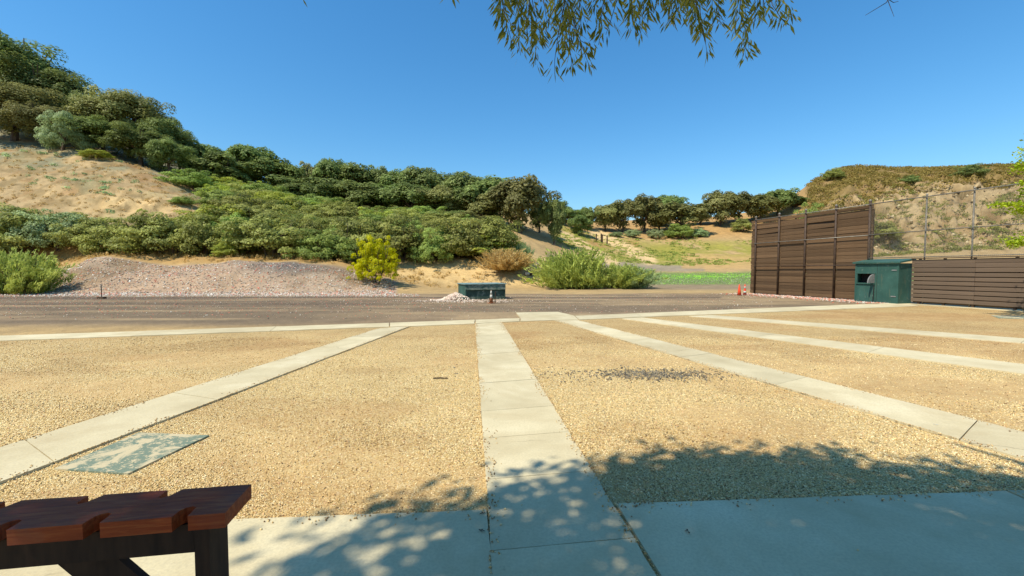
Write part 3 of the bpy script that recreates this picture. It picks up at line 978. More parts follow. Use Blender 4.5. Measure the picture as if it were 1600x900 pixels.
def crown_mesh(name, seed, nclump=46, nleaf=7000, leaf=0.085, bottom=0.16, rough=0.26, flat=1.0, cl=(0.16, 0.34), aspect=1.0, dome=False):
    """crown of leaf clumps: radius 1 across, from z=bottom to z=1"""
    r = np.random.default_rng(seed)
    dirs = unit(r.normal(size=(nclump, 3)))
    dirs[:, 2] = np.where(r.random(nclump) < 0.65, np.abs(dirs[:, 2]), dirs[:, 2])
    rad = 0.52 + 0.32 * r.random(nclump)
    rad *= 1 + rough * r.normal(size=nclump) * 0.6
    cc = dirs * rad[:, None]
    cc[:, 2] = bottom + (1 - bottom) * (0.46 + 0.48 * cc[:, 2] * flat)
    if dome:
        el = np.arcsin(r.random(nclump) ** 0.85)
        az = r.random(nclump) * 6.283
        rd = (0.60 + 0.24 * r.random(nclump)) * (1 + rough * 0.5 * r.normal(size=nclump))
        cc = np.stack([rd * np.cos(el) * np.cos(az), rd * np.cos(el) * np.sin(az), 0.10 + 0.92 * rd * np.sin(el)], 1)
    cr = cl[0] + (cl[1] - cl[0]) * r.random(nclump)
    k = r.choice(nclump, nleaf, p=cr ** 2 / (cr ** 2).sum())
    dv = unit(r.normal(size=(nleaf, 3)))
    dv[:, 2] = np.where(r.random(nleaf) < 0.7, np.abs(dv[:, 2]), dv[:, 2])
    rr = cr[k] * (0.55 + 0.5 * r.random(nleaf) ** 0.6)
    sc = np.array([1, 1, 0.62])
    c = cc[k] + dv * rr[:, None] * sc
    c[:, 2] *= aspect
    nrm = unit(dv * 0.8 + unit(c - np.array([0, 0, 0.35 * aspect])) * 0.5 + np.array([-0.15, -0.05, 0.35]) + r.normal(size=(nleaf, 3)) * 0.42)
    d = unit(np.cross(nrm, r.normal(size=(nleaf, 3))))
    ln = leaf * (0.6 + 0.8 * r.random(nleaf))
    v, f = leaf_quads(c, d, nrm, ln, ln * 0.62)
    tint = np.clip(0.5 + 0.22 * r.normal(size=nclump)[k] + 0.2 * r.normal(size=nleaf), 0, 1)
    v[:, 2] = np.maximum(v[:, 2], 0.0) / aspect
    return np_mesh(name, v, f, M['oak'], False, None, tint)


def feather_mesh(name, seed, nblade=5200, ln=0.30, wd=0.030, lobes=9):
    """upright willow-like bush: thin blades fanning from many stems"""
    r = np.random.default_rng(seed)
    ns = 330
    la = r.random(lobes) * 6.283
    lr = 0.15 + 0.5 * r.random(lobes)
    k = r.integers(0, lobes, ns)
    base = np.stack([lr[k] * np.cos(la[k]), lr[k] * np.sin(la[k]), np.zeros(ns)], 1) * 0.95 + r.normal(0, 0.16, (ns, 3)) * np.array([1, 1, 0])
    out = base * 0.9 + r.normal(0, 0.3, (ns, 3))
    out[:, 2] = 1.0
    hgt = (0.5 + 0.5 * r.random(ns)) * np.clip(1.1 - 0.75 * np.hypot(base[:, 0], base[:, 1]) ** 1.3, 0.3, 1)
    s = r.integers(0, ns, nblade)
    t_ = 0.08 + 0.92 * r.random(nblade) ** 0.8
    bend = out.copy()
    bend[:, 2] = 0
    c = base[s] + np.stack([bend[s, 0] * t_ ** 1.5 * 0.75, bend[s, 1] * t_ ** 1.5 * 0.75, hgt[s] * t_], 1) + r.normal(0, 0.035, (nblade, 3))
    c[:, 2] = np.maximum(c[:, 2], 0.03)
    d = unit(np.stack([bend[s, 0], bend[s, 1], np.full(nblade, 0.75)], 1) + r.normal(0, 0.45, (nblade, 3)))
    nrm = unit(r.normal(size=(nblade, 3)) + np.array([0, -0.2, 0.5]))
    l = ln * (0.45 + 0.6 * r.random(nblade)) * 0.6
    v, f = leaf_quads(c, d, nrm, l, np.full(nblade, wd))
    tint = np.clip(0.5 + 0.2 * r.normal(size=ns)[s] + 0.18 * r.normal(size=nblade), 0, 1)
    return np_mesh(name, v, f, M['willow'], False, None, tint)


def trunk_mesh(name, seed, trunk_r=0.05, fork=0.30, spread=0.5, stems=1):
    rr = random.Random(seed)
    bm = bmesh.new()
    for s in range(stems):
        a0_ = rr.random() * 6.28
        off = Vector((math.cos(a0_), math.sin(a0_), 0)) * (0.12 if stems > 1 else 0)
        lean = Vector((rr.uniform(-.08, .08), rr.uniform(-.08, .08), 0)) + off * 0.6
        top = off + lean + Vector((0, 0, fork))
        tube(bm, [off + Vector((0, 0, -0.04)), off + lean * 0.4 + Vector((0, 0, fork * 0.5)), top], [trunk_r * 1.35, trunk_r, trunk_r * 0.85], 7)
        nb = 5 if stems == 1 else 3
        for i in range(nb):
            an = a0_ + 6.28 * i / nb + rr.uniform(-.4, .4)
            L = spread * rr.uniform(0.7, 1.1)
            m1 = top + Vector((math.cos(an) * L * 0.5, math.sin(an) * L * 0.5, 0.20))
            m2 = top + Vector((math.cos(an) * L, math.sin(an) * L, 0.34 + rr.uniform(-.08, .12)))
            tube(bm, [top, m1, m2], [trunk_r * 0.65, trunk_r * 0.42, trunk_r * 0.16], 5)
            for j in range(2):
                an2 = an + rr.uniform(-1, 1)
                tube(bm, [m1, m1 + Vector((math.cos(an2) * 0.2, math.sin(an2) * 0.2, 0.16)), m1 + Vector((math.cos(an2) * 0.34, math.sin(an2) * 0.34, 0.36))],
                     [trunk_r * 0.34, trunk_r * 0.24, trunk_r * 0.1], 4)
    bmesh.ops.recalc_face_normals(bm, faces=bm.faces)
    me = bpy.data.meshes.new(name)
    bm.to_mesh(me)
    bm.free()
    me.materials.append(M['bark'])
    return me


TREE_C = [crown_mesh("oak_crown", 100 + i, 60, 13000, 0.085, 0.12 if i % 2 else 0.08, 0.30, 1.0, (0.16, 0.33), 1.7) for i in range(6)]
TREE_T = [trunk_mesh("oak_trunk", 200 + i, 0.055) for i in range(3)]
TALL_C = [crown_mesh("tall_oak_crown", 300 + i, 54, 12000, 0.09, 0.15, 0.34, 1.0, (0.15, 0.32), 1.7) for i in range(3)]
BIG_C = [crown_mesh("hilltop_oak_crown", 350 + i, 90, 30000, 0.05, 0.06, 0.30, 1.0, (0.13, 0.28), 2.0) for i in range(3)]
BUSH_C = [crown_mesh("shrub_foliage", 400 + i, 130, 17000, 0.052, 0.0, 0.34, 1.0, (0.09, 0.23), 1.15, True) for i in range(6)]
BUSH_T = [trunk_mesh("shrub_stems", 500 + i, 0.022, 0.2, 0.5, 4) for i in range(3)]
FEATH = [feather_mesh("willow_foliage", 600 + i, 20000, 0.26, 0.030) for i in range(3)]
FINE_C = [crown_mesh("fine_foliage", 700 + i, 80, 18000, 0.048, 0.0, 0.26, 1.0, (0.12, 0.26), 1.2, True) for i in range(2)]
YELLOW_C = [crown_mesh("yellow_foliage", 750, 240, 17000, 0.042, 0.0, 0.30, 1.0, (0.05, 0.13), 1.2, True)]
_k = [0]


def plant(name, pxc, ptop, wpx, Y, mat, crowns, trunks, label, cat, group=None, part=("trunk", "crown"), sink=0.0, hmin=1.5, rz=None, depth=1.0, hfix=None):
    """a plant standing on the ground at distance Y; its size follows from the survey"""
    _k[0] += 1
    k = _k[0]
    p = P(pxc, ptop, Y)
    zg = tz(p.x, Y)
    H = max(hmin, p.z - zg) if hfix is None else hfix
    Rr = wpx * Y / FPX * 0.5
    root = empty(name, (p.x, Y, zg - sink), 0)
    tag(root, label, cat, group)
    ang = random.random() * 6.28 if rz is None else rz
    for me, nm, mt in ((trunks[k % len(trunks)], part[0], None), (crowns[k % len(crowns)], part[1], M[mat])):
        if me is None: continue
        o = mesh_obj(nm, me, root)
        o.rotation_euler = (0, 0, ang)
        o.scale = (Rr * 1.08, Rr * 1.08 * depth, H + sink)
        if mt is not None:
            o.material_slots[0].link = 'OBJECT'
            o.material_slots[0].material = mt
    return root


ORD = ["first", "second", "third", "fourth", "fifth", "sixth", "seventh", "eighth", "ninth", "tenth", "eleventh", "twelfth", "thirteenth", "fourteenth", "fifteenth",
       "sixteenth", "seventeenth", "eighteenth", "nineteenth", "twentieth", "twenty-first", "twenty-second", "twenty-third", "twenty-fourth", "twenty-fifth", "twenty-sixth", "twenty-seventh", "twenty-eighth", "twenty-ninth", "thirtieth"]

# -- trees on the left hilltop
hill = [(8, 48, 150, 78, 'oak', "tallest oak on the hilltop, cut off at the left edge"), (62, 98, 105, 76, 'oak', "dark oak leaning out beyond the tallest hilltop oak"),
        (18, 128, 120, 70, 'oak_brown', "brownish oak in front of the tallest hilltop oak"), (66, 160, 76, 68, 'oak_brown', "low brownish oak at the foot of the hilltop trees, beside the pale shrub"),
        (128, 166, 60, 82, 'oak', "small bluish oak in the gap behind the pale shrub"), (150, 148, 66, 76, 'oak', "slim oak just before the big round hilltop oak"),
        (200, 139, 112, 75, 'oak_brown', "big round oak on the crest with branches showing through"), (160, 186, 90, 70, 'oak', "shaded oak below the big round hilltop oak"),
        (248, 182, 76, 74, 'oak', "oak stepping down the crest next to the big round one"), (280, 204, 52, 76, 'oak', "last small oak where the hilltop grove ends"),
        (218, 200, 84, 68, 'oak', "dense oak at the front of the grove below the big round oak"), (262, 218, 62, 68, 'oak', "low oak at the edge of the bare hillside")]
for (a_, b_, c_, d_, m_, lb) in hill:
    plant("oak_tree", a_, b_, c_ * 1.1, d_, m_, BIG_C, TREE_T, lb, "tree", "oaks on the left hilltop")
plant("pale_shrub", 95, 172, 62, 65, 'pale', FINE_C, TREE_T, "pale grey green shrub on a crooked trunk among the hilltop oaks", "shrub")
plant("sage_bush", 150, 234, 42, 63, 'lime', BUSH_C, BUSH_T, "light green low bush on the crest of the bare hillside", "bush", part=("stems", "foliage"), hmin=1.0)
# -- oaks along the ridge
ridge = [(318, 226, 62, 80, 'oak'), (352, 244, 76, 77, 'oak'), (385, 226, 66, 84, 'oak'), (424, 247, 64, 84, 'oak'), (448, 276, 50, 84, 'oak'), (479, 256, 36, 92, 'oak_brown'),
         (514, 247, 46, 92, 'oak'), (520, 280, 84, 86, 'oak'), (556, 257, 62, 93, 'oak'), (594, 261, 44, 94, 'oak'), (600, 288, 84, 86, 'oak'), (628, 266, 58, 93, 'oak'),
         (664, 264, 62, 92, 'oak'), (668, 298, 80, 84, 'oak'), (697, 276, 46, 92, 'oak'), (732, 270, 62, 90, 'oak'), (712, 302, 60, 82, 'oak'), (772, 277, 78, 80, 'oak'), (752, 302, 60, 77, 'oak_brown'), (462, 288, 60, 80, 'oak'), (500, 290, 56, 79, 'oak'), (560, 284, 66, 80, 'oak'), (640, 290, 66, 80, 'oak'), (690, 292, 62, 79, 'oak_brown'), (738, 292, 56, 79, 'oak')]
for i, (a_, b_, c_, d_, m_) in enumerate(sorted(ridge)):
    plant("ridge_oak", a_, b_, c_ * 1.25, d_, m_, TREE_C, TREE_T, f"dark green oak on the wooded ridge, {ORD[i]} from the hilltop grove", "tree", "oaks along the wooded ridge")
plant("oak_tree", 812, 280, 96, 74, 'oak_brown', TALL_C, TREE_T, "large oak with visible trunk at the right end of the wooded ridge", "tree")
plant("oak_tree", 843, 312, 44, 82, 'oak', TALL_C, TREE_T, "slender oak just past the end of the wooded ridge", "tree")
plant("oak_tree", 866, 310, 36, 73, 'oak', TALL_C, TREE_T, "lone slim oak with a tall bare trunk at the head of the valley", "tree")
for i, (a_, b_, c_, d_) in enumerate(((868, 314, 40, 118), (890, 324, 40, 112), (915, 324, 36, 122), (905, 338, 40, 106), (852, 336, 34, 100))):
    plant("valley_oak", a_, b_, c_, d_, 'oak', TREE_C, TREE_T, ("dark oak behind the lone slim oak", "dark oak right of the lone slim oak", "last dark oak before the gap in the tree line", "low dark oak beside the twin dirt tracks", "low oak behind the earth bank")[i], "tree", "oaks in the valley head")
vall = [(946, 318, 40, 124, 'oak_brown'), (975, 314, 46, 125, 'oak_brown'), (1008, 306, 46, 127, 'oak_brown'), (1040, 306, 54, 140, 'oak'), (1067, 318, 66, 122, 'oak_brown'), (1095, 318, 40, 140, 'oak'),
        (1030, 320, 40, 128, 'oak_brown'), (1126, 299, 50, 134, 'oak_brown'), (1156, 303, 50, 136, 'oak_brown'), (1188, 302, 48, 136, 'oak_brown'), (1216, 297, 48, 138, 'oak'), (1240, 308, 36, 140, 'oak')]
for i, (a_, b_, c_, d_, m_) in enumerate(sorted(vall)):
    plant("valley_oak", a_, b_, c_ * 1.2, d_, m_, TALL_C, TREE_T, f"olive oak above the far meadow, {ORD[i]} from the gap", "tree", "oaks above the far meadow")
low = [(988, 358, 26, 116, 'sage'), (962, 363, 26, 114, 'sage'), (1062, 349, 46, 117, 'green'), (1024, 357, 26, 116, 'sage'), (1160, 340, 30, 124, 'olive'), (1094, 353, 24, 118, 'sage')]
for i, (a_, b_, c_, d_, m_) in enumerate(sorted(low)):
    plant("low_bush", a_, b_, c_, d_, m_, BUSH_C, BUSH_T, f"low bush at the foot of the meadow oaks, {ORD[i]} from the gap", "bush", "bushes at the foot of the meadow oaks", part=("stems", "foliage"), hmin=1.2)
# -- thicket on the slope: front row
front = [(-25, 322, 110, 42, 'sage'), (42, 318, 96, 42.5, 'olive'), (95, 326, 76, 42.5, 'sage'), (150, 338, 70, 42, 'olive'), (200, 336, 84, 41.5, 'olive'), (262, 331, 96, 41.5, 'olive'),
         (318, 334, 70, 41.5, 'olive'), (366, 332, 46, 42, 'green'), (425, 334, 104, 41.5, 'olive'), (478, 340, 60, 42.5, 'olive'), (512, 356, 78, 40.5, 'green'), (560, 338, 84, 43.5, 'olive'),
         (622, 338, 84, 44, 'olive'), (676, 354, 54, 43.5, 'green'), (716, 334, 90, 46, 'olive'), (766, 336, 82, 47, 'olive')]
for i, (a_, b_, c_, d_, m_) in enumerate(front):
    plant("thicket_shrub", a_, b_, c_ * 1.32, d_, m_, BUSH_C, BUSH_T, f"{'bright green' if m_ == 'green' else 'grey green' if m_ == 'sage' else 'olive'} shrub in the front row of the thicket, {ORD[i]} from the left", "shrub",
          "front row of the thicket behind the berm", part=("stems", "foliage"), sink=0.3)
plant("weedy_bush", 352, 380, 40, 39.5, 'lime', FINE_C, BUSH_T, "small light green bush on top of the berm before the thicket", "bush", part=("stems", "foliage"), hmin=1.0)
plant("low_bush", 285, 308, 34, 52, 'green', BUSH_C, BUSH_T, "small green bush alone on the bare hillside", "bush", part=("stems", "foliage"), hmin=1.0)
# the mass of scrub climbing behind it
rows = [(47.5, 330, 770, 3.2, 4.6), (52.5, 330, 770, 3.0, 4.6), (58, 335, 750, 3.0, 4.8), (63.5, 285, 745, 2.8, 5.0), (69, 290, 735, 2.8, 5.2), (74, 300, 745, 2.4, 5.4)]
for Y_, x0, x1, hh, ww in rows:
    n_ = int((x1 - x0) / FPX * Y_ / (ww * 0.62))
    for i in range(n_):
        pxc = x0 + (x1 - x0) * (i + 0.5) / n_ + random.uniform(-8, 8)
        yv = Y_ + random.uniform(-1.6, 1.6)
        if pxc < 345 and yv < 62: continue
        m_ = random.choices(['olive', 'green', 'lime'], [0.66, 0.22, 0.12])[0]
        if pxc < 440 and yv > 55: m_ = random.choice(['lime', 'green', 'lime', 'olive'])
        elif yv > 72: m_ = random.choice(['oak', 'oak', 'oak_brown', 'green'])
        h_ = hh * random.uniform(0.55, 1.2)
        plant("slope_shrub", pxc, 300, ww * random.uniform(1.0, 2.0) * FPX / yv, yv, m_, BUSH_C, BUSH_T, f"{dict(olive='olive', green='mid green', lime='light green', oak='dark green', oak_brown='brownish green')[m_]} shrub in the dense scrub on the {'lower' if yv < 56 else 'middle' if yv < 66.5 else 'upper'} part of the wooded slope", "shrub",
              "scrub climbing the slope below the ridge", part=("stems", "foliage"), hfix=h_, sink=0.2)
# -- bushes on the bluff
for (a_, b_, c_, d_, m_, lb) in ((1270, 312, 52, 112, 'green', "green bush at the foot of the bluff, behind the tall screen"), (1378, 344, 50, 94, 'olive', "grey green bush on the bluff seen through the wire mesh"),
                                 (1421, 281, 30, 127, 'oak', "round dark bush halfway up the bluff"), (1516, 271, 42, 129, 'oak', "broad dark bush high on the bluff, right of the round one"),
                                 (1303, 262, 30, 146, 'olive', "low olive bush at the corner of the bluff top")):
    plant("bluff_bush", a_, b_, c_, d_, m_, BUSH_C, BUSH_T, lb, "bush", "bushes on the bluff", part=("stems", "foliage"), hmin=c_ * d_ / FPX * 0.5)
# -- single bushes near the track
plant("yellow_bush", 587, 364, 78, 34.5, 'yellow', YELLOW_C, BUSH_T, "round bright yellow bush at the end of the berm", "bush", part=("stems", "foliage"), sink=0.1)
plant("willow_bush", 24, 386, 92, 29.5, 'willow', FEATH, BUSH_T, "feathery green bush at the left end of the berm", "bush", part=("stems", "foliage"))
plant("leafy_bush", 42, 414, 44, 28.6, 'lime', FINE_C, BUSH_T, "light green leafy bush in front of the feathery one", "bush", part=("stems", "foliage"), hmin=1.0)
plant("willow_bush", 905, 388, 104, 38.0, 'willow', FEATH, BUSH_T, "tall willowy bush right of the trap house", "bush", part=("stems", "foliage"))
plant("willow_bush", 956, 410, 84, 38.4, 'willow', FEATH, BUSH_T, "lower willowy bush joined to the tall one", "bush", part=("stems", "foliage"))
plant("willow_bush", 994, 415, 62, 38.8, 'sage', FEATH, BUSH_T, "twiggy greyish bush at the right end of the willowy clump", "bush", part=("stems", "foliage"))
plant("dry_grass_clump", 786, 388, 72, 42.5, 'drygrass', FEATH, BUSH_T, "clump of tall orange dry grass on the earth bank", "grass clump", part=("stems", "foliage"), hmin=1.0)
plant("sage_bush", 818, 376, 24, 46, 'sage', FEATH, BUSH_T, "sparse grey green weed above the dry grass clump", "bush", part=("stems", "foliage"), hmin=0.9)


# -- small ground cover as stuff
def tufts(name, x, y, rad, hgt, per, mat, label, leaf=0.22, sd=1):
    r = np.random.default_rng(sd)
    n = len(x)
    z = terrain(x, y) - 0.012
    k = np.repeat(np.arange(n), per)
    m = len(k)
    dv = unit(r.normal(size=(m, 3)))
    dv[:, 2] = np.abs(dv[:, 2])
    c = np.stack([x[k], y[k], z[k]], 1) + dv * np.stack([rad[k], rad[k], hgt[k]], 1) * (0.4 + 0.6 * r.random((m, 1)))
    nrm = unit(dv + 0.6 * r.normal(size=(m, 3)))
    d = unit(np.cross(nrm, r.normal(size=(m, 3))) + np.array([0, 0, 0.5]))
    ln = leaf * rad[k] * (0.7 + 0.7 * r.random(m))
    v, f = leaf_quads(c, d, nrm, ln, ln * 0.5)
    tint = np.clip(0.5 + 0.28 * r.normal(size=n)[k] + 0.15 * r.normal(size=m), 0, 1)
    return tag(mesh_obj(name, np_mesh(name, v, f, M[mat], False, None, tint)), label, kind="stuff")


n = 3600
y = 117 + 46 * rng.random(n)
x = (0.70 + 0.62 * rng.random(n)) * y
kp = vnoise(x / 6, y / 6, 91) > 0.24
x, y = x[kp], y[kp]
tufts("bluff_scrub", x, y, 0.8 + 1.0 * rng.random(len(x)), 0.5 + 0.7 * rng.random(len(x)), 30, 'scrub', "ochre and olive scrub covering the top of the bluff", 0.32, 11)
n = 2300
y = 88 + 34 * rng.random(n)
x = (0.72 + 0.6 * rng.random(n)) * y
kp = vnoise(x / 7, y / 7, 95) > 0.44
x, y = x[kp], y[kp]
n_ = 2600
yr = 90 + 30 * rng.random(n_)
xr = (0.70 + 0.62 * rng.random(n_)) * yr
kr = vnoise(xr / 5 + yr / 5, yr / 4, 93) > 0.42
xr, yr = xr[kr], yr[kr]
sr = 0.2 + 0.5 * rng.random(len(xr)) ** 2
chips("cliff_rocks", np.stack([xr, yr, terrain(xr, yr) + sr * 0.1], 1), sr, palette(len(xr), [(172, 150, 110), (156, 134, 96), (134, 112, 78), (186, 166, 126), (112, 94, 64)]), 0.8, "broken pale rocks jutting from the face of the bluff")
tufts("bluff_scrub", x, y, 0.5 + 0.7 * rng.random(len(x)), 0.4 + 0.5 * rng.random(len(x)), 40, 'olive', "sparse olive scrub clinging to the rock face of the bluff", 0.34, 12)
n = 900
y = 45 + 22 * rng.random(n)
x = (-1.45 + 0.80 * rng.random(n)) * y
tufts("hillside_weeds", x, y, 0.12 + 0.32 * rng.random(n) ** 2, 0.12 + 0.26 * rng.random(n), 26, 'drygrass', "dry weeds dotted over the bare hillside", 0.5, 13)
n = 240
y = 46 + 18 * rng.random(n)
x = (-1.35 + 0.65 * rng.random(n)) * y
kp = vnoise(x / 5, y / 5, 97) > 0.5
x, y = x[kp], y[kp]
tufts("hillside_weeds", x, y, 0.25 + 0.4 * rng.random(len(x)), 0.2 + 0.3 * rng.random(len(x)), 40, 'sage', "grey green herbs in patches on the bare hillside", 0.4, 14)
n = 1500
y = 74 + 40 * rng.random(n)
x = (0.10 + 0.5 * rng.random(n)) * y
kp = vnoise(x / 9, y / 9, 99) > 0.45
x, y = x[kp], y[kp]
tufts("meadow_grass", x, y, 0.3 + 0.5 * rng.random(len(x)), 0.10 + 0.15 * rng.random(len(x)), 18, 'willow', "yellowing grass tufts across the far meadow", 0.5, 15)
n = 420
y = 37.5 + 4 * rng.random(n)
x = (-1.15 + 1.1 * rng.random(n)) * y
tufts("bank_grass", x, y, 0.12 + 0.25 * rng.random(n), 0.15 + 0.35 * rng.random(n), 22, 'drygrass', "dry grass along the top of the berm and bank", 0.5, 16)
n = 34
y = 40 + 1.6 * rng.random(n)
x = (0.02 + 0.10 * rng.random(n)) * y
tufts("track_weeds", x, y, 0.15 + 0.2 * rng.random(n), 0.12 + 0.2 * rng.random(n), 30, 'lime', "green weeds at the edge of the track beside the log", 0.5, 17)

# ------------------------------------------------------------------ trap house
th = empty("trap_house", (-2.62, 23.6, -0.012), R(20))
tag(th, "low weathered green trap house sunk in the track", "trap house")
W_, D_, H_ = 2.38, 1.8, 0.92
bm = bmesh.new(); box(bm, 0, 0.05, 0.0, D_, 0, H_ - 0.06); bm_obj("side_wall", bm, M['greenbox'], th)
bm = bmesh.new(); box(bm, W_ - 0.05, W_, 0.0, D_, 0, H_ - 0.06); bm_obj("side_wall", bm, M['traphouse'], th)
bm = bmesh.new(); box(bm, 0.052, W_ - 0.052, D_ - 0.05, D_ - 0.003, 0, H_ - 0.06); bm_obj("rear_wall", bm, M['traphouse'], th)
bm = bmesh.new(); box(bm, 0.052, W_ - 0.052, 0.06, 0.11, 0, 0.60); bm_obj("front_panel", bm, M['traphouse'], th)
bm = bmesh.new(); box(bm, 0.002, W_ - 0.002, -0.035, 0.004, 0.56, 0.845); bm_obj("front_flap", bm, M['flap'], th, bevel=0.006)
bm = bmesh.new(); box(bm, -0.06, W_ + 0.06, -0.08, D_ + 0.06, H_ - 0.058, H_ - 0.008); lid = bm_obj("lid", bm, M['lid'], th, bevel=0.008)
bm = bmesh.new(); box(bm, 0.9, 0.98, -0.05, D_ * 0.5, H_ - 0.006, H_ + 0.02); bm_obj("lid_batten", bm, M['lid'], lid)
for hx_ in (0.35, 2.0):
    bm = bmesh.new(); box(bm, hx_, hx_ + 0.1, -0.045, -0.036, 0.80, 0.85); bm_obj("hinge", bm, M['greymetal'], th)


def cone(loc, h, r, body, bands, label, base=True):
    c = empty("traffic_cone", loc, random.random())
    tag(c, label, "cone")
    bm = bmesh.new()
    if base:
        box(bm, -r * 1.5, r * 1.5, -r * 1.5, r * 1.5, 0, 0.035)
        bm_obj("base", bm, M[body], c, bevel=0.008)
        bm = bmesh.new()
    f = lambda z: r + (r * 0.22 - r) * (z / h)
    lathe(bm, [(f(0.036), 0.036), (f(h * 0.5), h * 0.5), (f(h * 0.96), h * 0.96), (f(h) * 0.7, h)], 14)
    bm_obj("body", bm, M[body], c, True)
    for z0, z1 in bands:
        bm = bmesh.new()
        lathe(bm, [(f(z0 * h) + 0.004, z0 * h), (f(z1 * h) + 0.004, z1 * h)], 14)
        bm_obj("reflective_band", bm, M['band'], c, True)
    return c


g0 = G(767.5, 473.5)
cone((g0.x, g0.y, -0.012), 0.66, 0.105, 'fadedorange', [(0.40, 0.66), (0.68, 0.97)], "faded dirty white and orange cone in front of the trap house")
st = empty("stake", (g0.x + 0.2, g0.y, -0.012)); tag(st, "thin dark stake beside the faded cone", "stake")
bm = bmesh.new(); tube(bm, [(0, 0, -0.1), (0.01, 0, 0.55)], [0.018, 0.016], 6); bm_obj("shaft", bm, M['timber'], st)
bm = bmesh.new(); box(bm, -0.03, 0.05, -0.02, 0.02, 0.55, 0.58); bm_obj("cap", bm, M['timber'], st)
g1 = G(1155, 461.5)
cone((g1.x, g1.y, -0.012), 0.74, 0.13, 'orange', [], "bright red orange cone by the screen, the one nearer the trap house", False)
g1 = G(1165.5, 461)
cone((g1.x - 0.02, g1.y + 0.1, -0.012), 0.74, 0.11, 'orange', [(0.18, 0.38), (0.62, 0.78)], "red orange cone with pale bands against the screen", False)
g2 = G(159, 466.5)
ms = empty("marker_post", (g2.x, g2.y, -0.012)); tag(ms, "thin marker post on a small dark block at the edge of the track", "marker post")
bm = bmesh.new(); box(bm, -0.17, 0.17, -0.12, 0.12, 0, 0.11); bm_obj("base_block", bm, M['timber'], ms, bevel=0.02)
bm = bmesh.new(); tube(bm, [(0, 0, 0.10), (-0.01, 0, 0.86)], 0.022, 6); bm_obj("shaft", bm, M['timber'], ms)

# log and rock beside the willowy bush
lg = P(838, 432, 42.5)
o = empty("timber_log", (lg.x, 42.5, tz(lg.x, 42.5)), R(-6)); tag(o, "dark weathered log lying left of the willowy bush", "log")
bm = bmesh.new(); tube(bm, [(-0.95, 0, 0.40), (0, 0.03, 0.42), (1.1, 0, 0.40)], [0.17, 0.18, 0.16], 9); bm_obj("trunk", bm, M['timber'], o)
for s_ in (-0.6, 0.7):
    bm = bmesh.new(); box(bm, s_ - 0.15, s_ + 0.15, -0.25, 0.25, -0.1, 0.25); bm_obj("bearer", bm, M['timber'], o, bevel=0.02)
bm = bmesh.new(); bmesh.ops.create_icosphere(bm, subdivisions=2, radius=0.24)
for v in bm.verts: v.co = Vector((v.co.x * 1.1, v.co.y, v.co.z * 0.75)) * random.uniform(0.85, 1.15)
r0_ = P(824, 437, 42.2)
o = bm_obj("rock", bm, M['palerock']); o.location = (r0_.x, 42.2, tz(r0_.x, 42.2) + 0.12); tag(o, "pale rock at the end of the weathered log", "rock")

# gate posts on the far track
for i, (a_, h_) in enumerate(((931.5, 1.9), (936.5, 2.2), (941.0, 2.1), (945.5, 1.9))):
    q = P(a_, 380, 101)
    g_ = empty("gate_post", (q.x, 101 - (i % 2) * 2, tz(q.x, 101 - (i % 2) * 2)))
    tag(g_, f"dark wooden post on the far dirt track, {ORD[i]} of four from the left", "post", "posts on the far dirt track")
    bm = bmesh.new(); tube(bm, [(0, 0, -0.3), (0.02, 0, h_ * 0.5), (0.0, 0, h_)], [0.17, 0.16, 0.15], 7); bm_obj("shaft", bm, M['timber'], g_)
    if i == 2:
        bm = bmesh.new(); tube(bm, [(-0.1, 0, h_ - 0.05), (0.9, 0.8, h_ - 0.15)], 0.1, 6); bm_obj("crossbar", bm, M['timber'], g_)

# ------------------------------------------------------------------ fence line on the right
FD = Vector((0.2766, -0.961, 0)).normalized()          # runs towards the camera
FN = Vector((-FD.y * -1, FD.x * -1, 0))                # placeholder, set below
FN = Vector((-0.961, -0.2766, 0)).normalized()         # faces the beds
F0 = Vector((17.2, 29.8, -0.012))
frz = math.atan2(FD.y, FD.x)
# local frame: +x along FD, +y = away from the beds
sc_ = empty("screen_wall", F0, frz)
tag(sc_, "tall dark brown plank screen with steel posts behind the red cones", "wooden screen")
POST_S = [0.0, 1.85, 3.7, 5.55, 7.35]
SIDE = 1.0 if (Matrix.Rotation(frz, 3, 'Z') @ Vector((0, 1, 0))).dot(FN) < 0 else -1.0    # +1 when local +y points away from the beds
bmb = bmesh.new(); box(bmb, -0.0, 1.0, -0.02, 0.02, 0.0, 0.196)
bm_me = bpy.data.meshes.new("plank"); bmesh.ops.bevel(bmb, geom=list(bmb.edges), offset=0.006, segments=1, affect='EDGES'); bmb.to_mesh(bm_me); bmb.free(); bm_me.materials.append(M['boards'])
edges_s = [-0.45, 1.85, 3.7, 5.55, 7.48]
for r_i in range(25):
    for b_i in range(4):
        o = mesh_obj("plank", bm_me, sc_)
        s0, s1 = edges_s[b_i] + 0.008, edges_s[b_i + 1] - 0.008
        zb = 0.06 + r_i * 0.205
        dz, ry, ty = random.gauss(0, 0.004), random.gauss(0, 0.002), random.gauss(0, 0.016)
        sag = 0.0
        if r_i in (20, 21) and b_i < 3 and not (b_i == 1 and r_i == 21):
            dz -= 0.07 * (r_i == 21); ry += random.choice((-1, 1)) * 0.03; ty += 0.05
        if r_i == 23 and b_i in (0, 1): ry += -0.03
        o.location = (s0, SIDE * (0.082 + 0.018 * (r_i % 2) + abs(ty) * 0.9), zb + dz)
        o.rotation_euler = (random.gauss(0.05, 0.05) * SIDE, -ry, 0)
        o.scale = (s1 - s0, 1, random.uniform(0.97, 1.04))
for b_i in range(4):
    bm = bmesh.new(); box(bm, edges_s[b_i] + 0.02, edges_s[b_i + 1] - 0.02, min(SIDE * 0.175, SIDE * 0.19), max(SIDE * 0.175, SIDE * 0.19), 0.05, 4.95); bm_obj("backing_panel", bm, M['brownpost'], sc_)
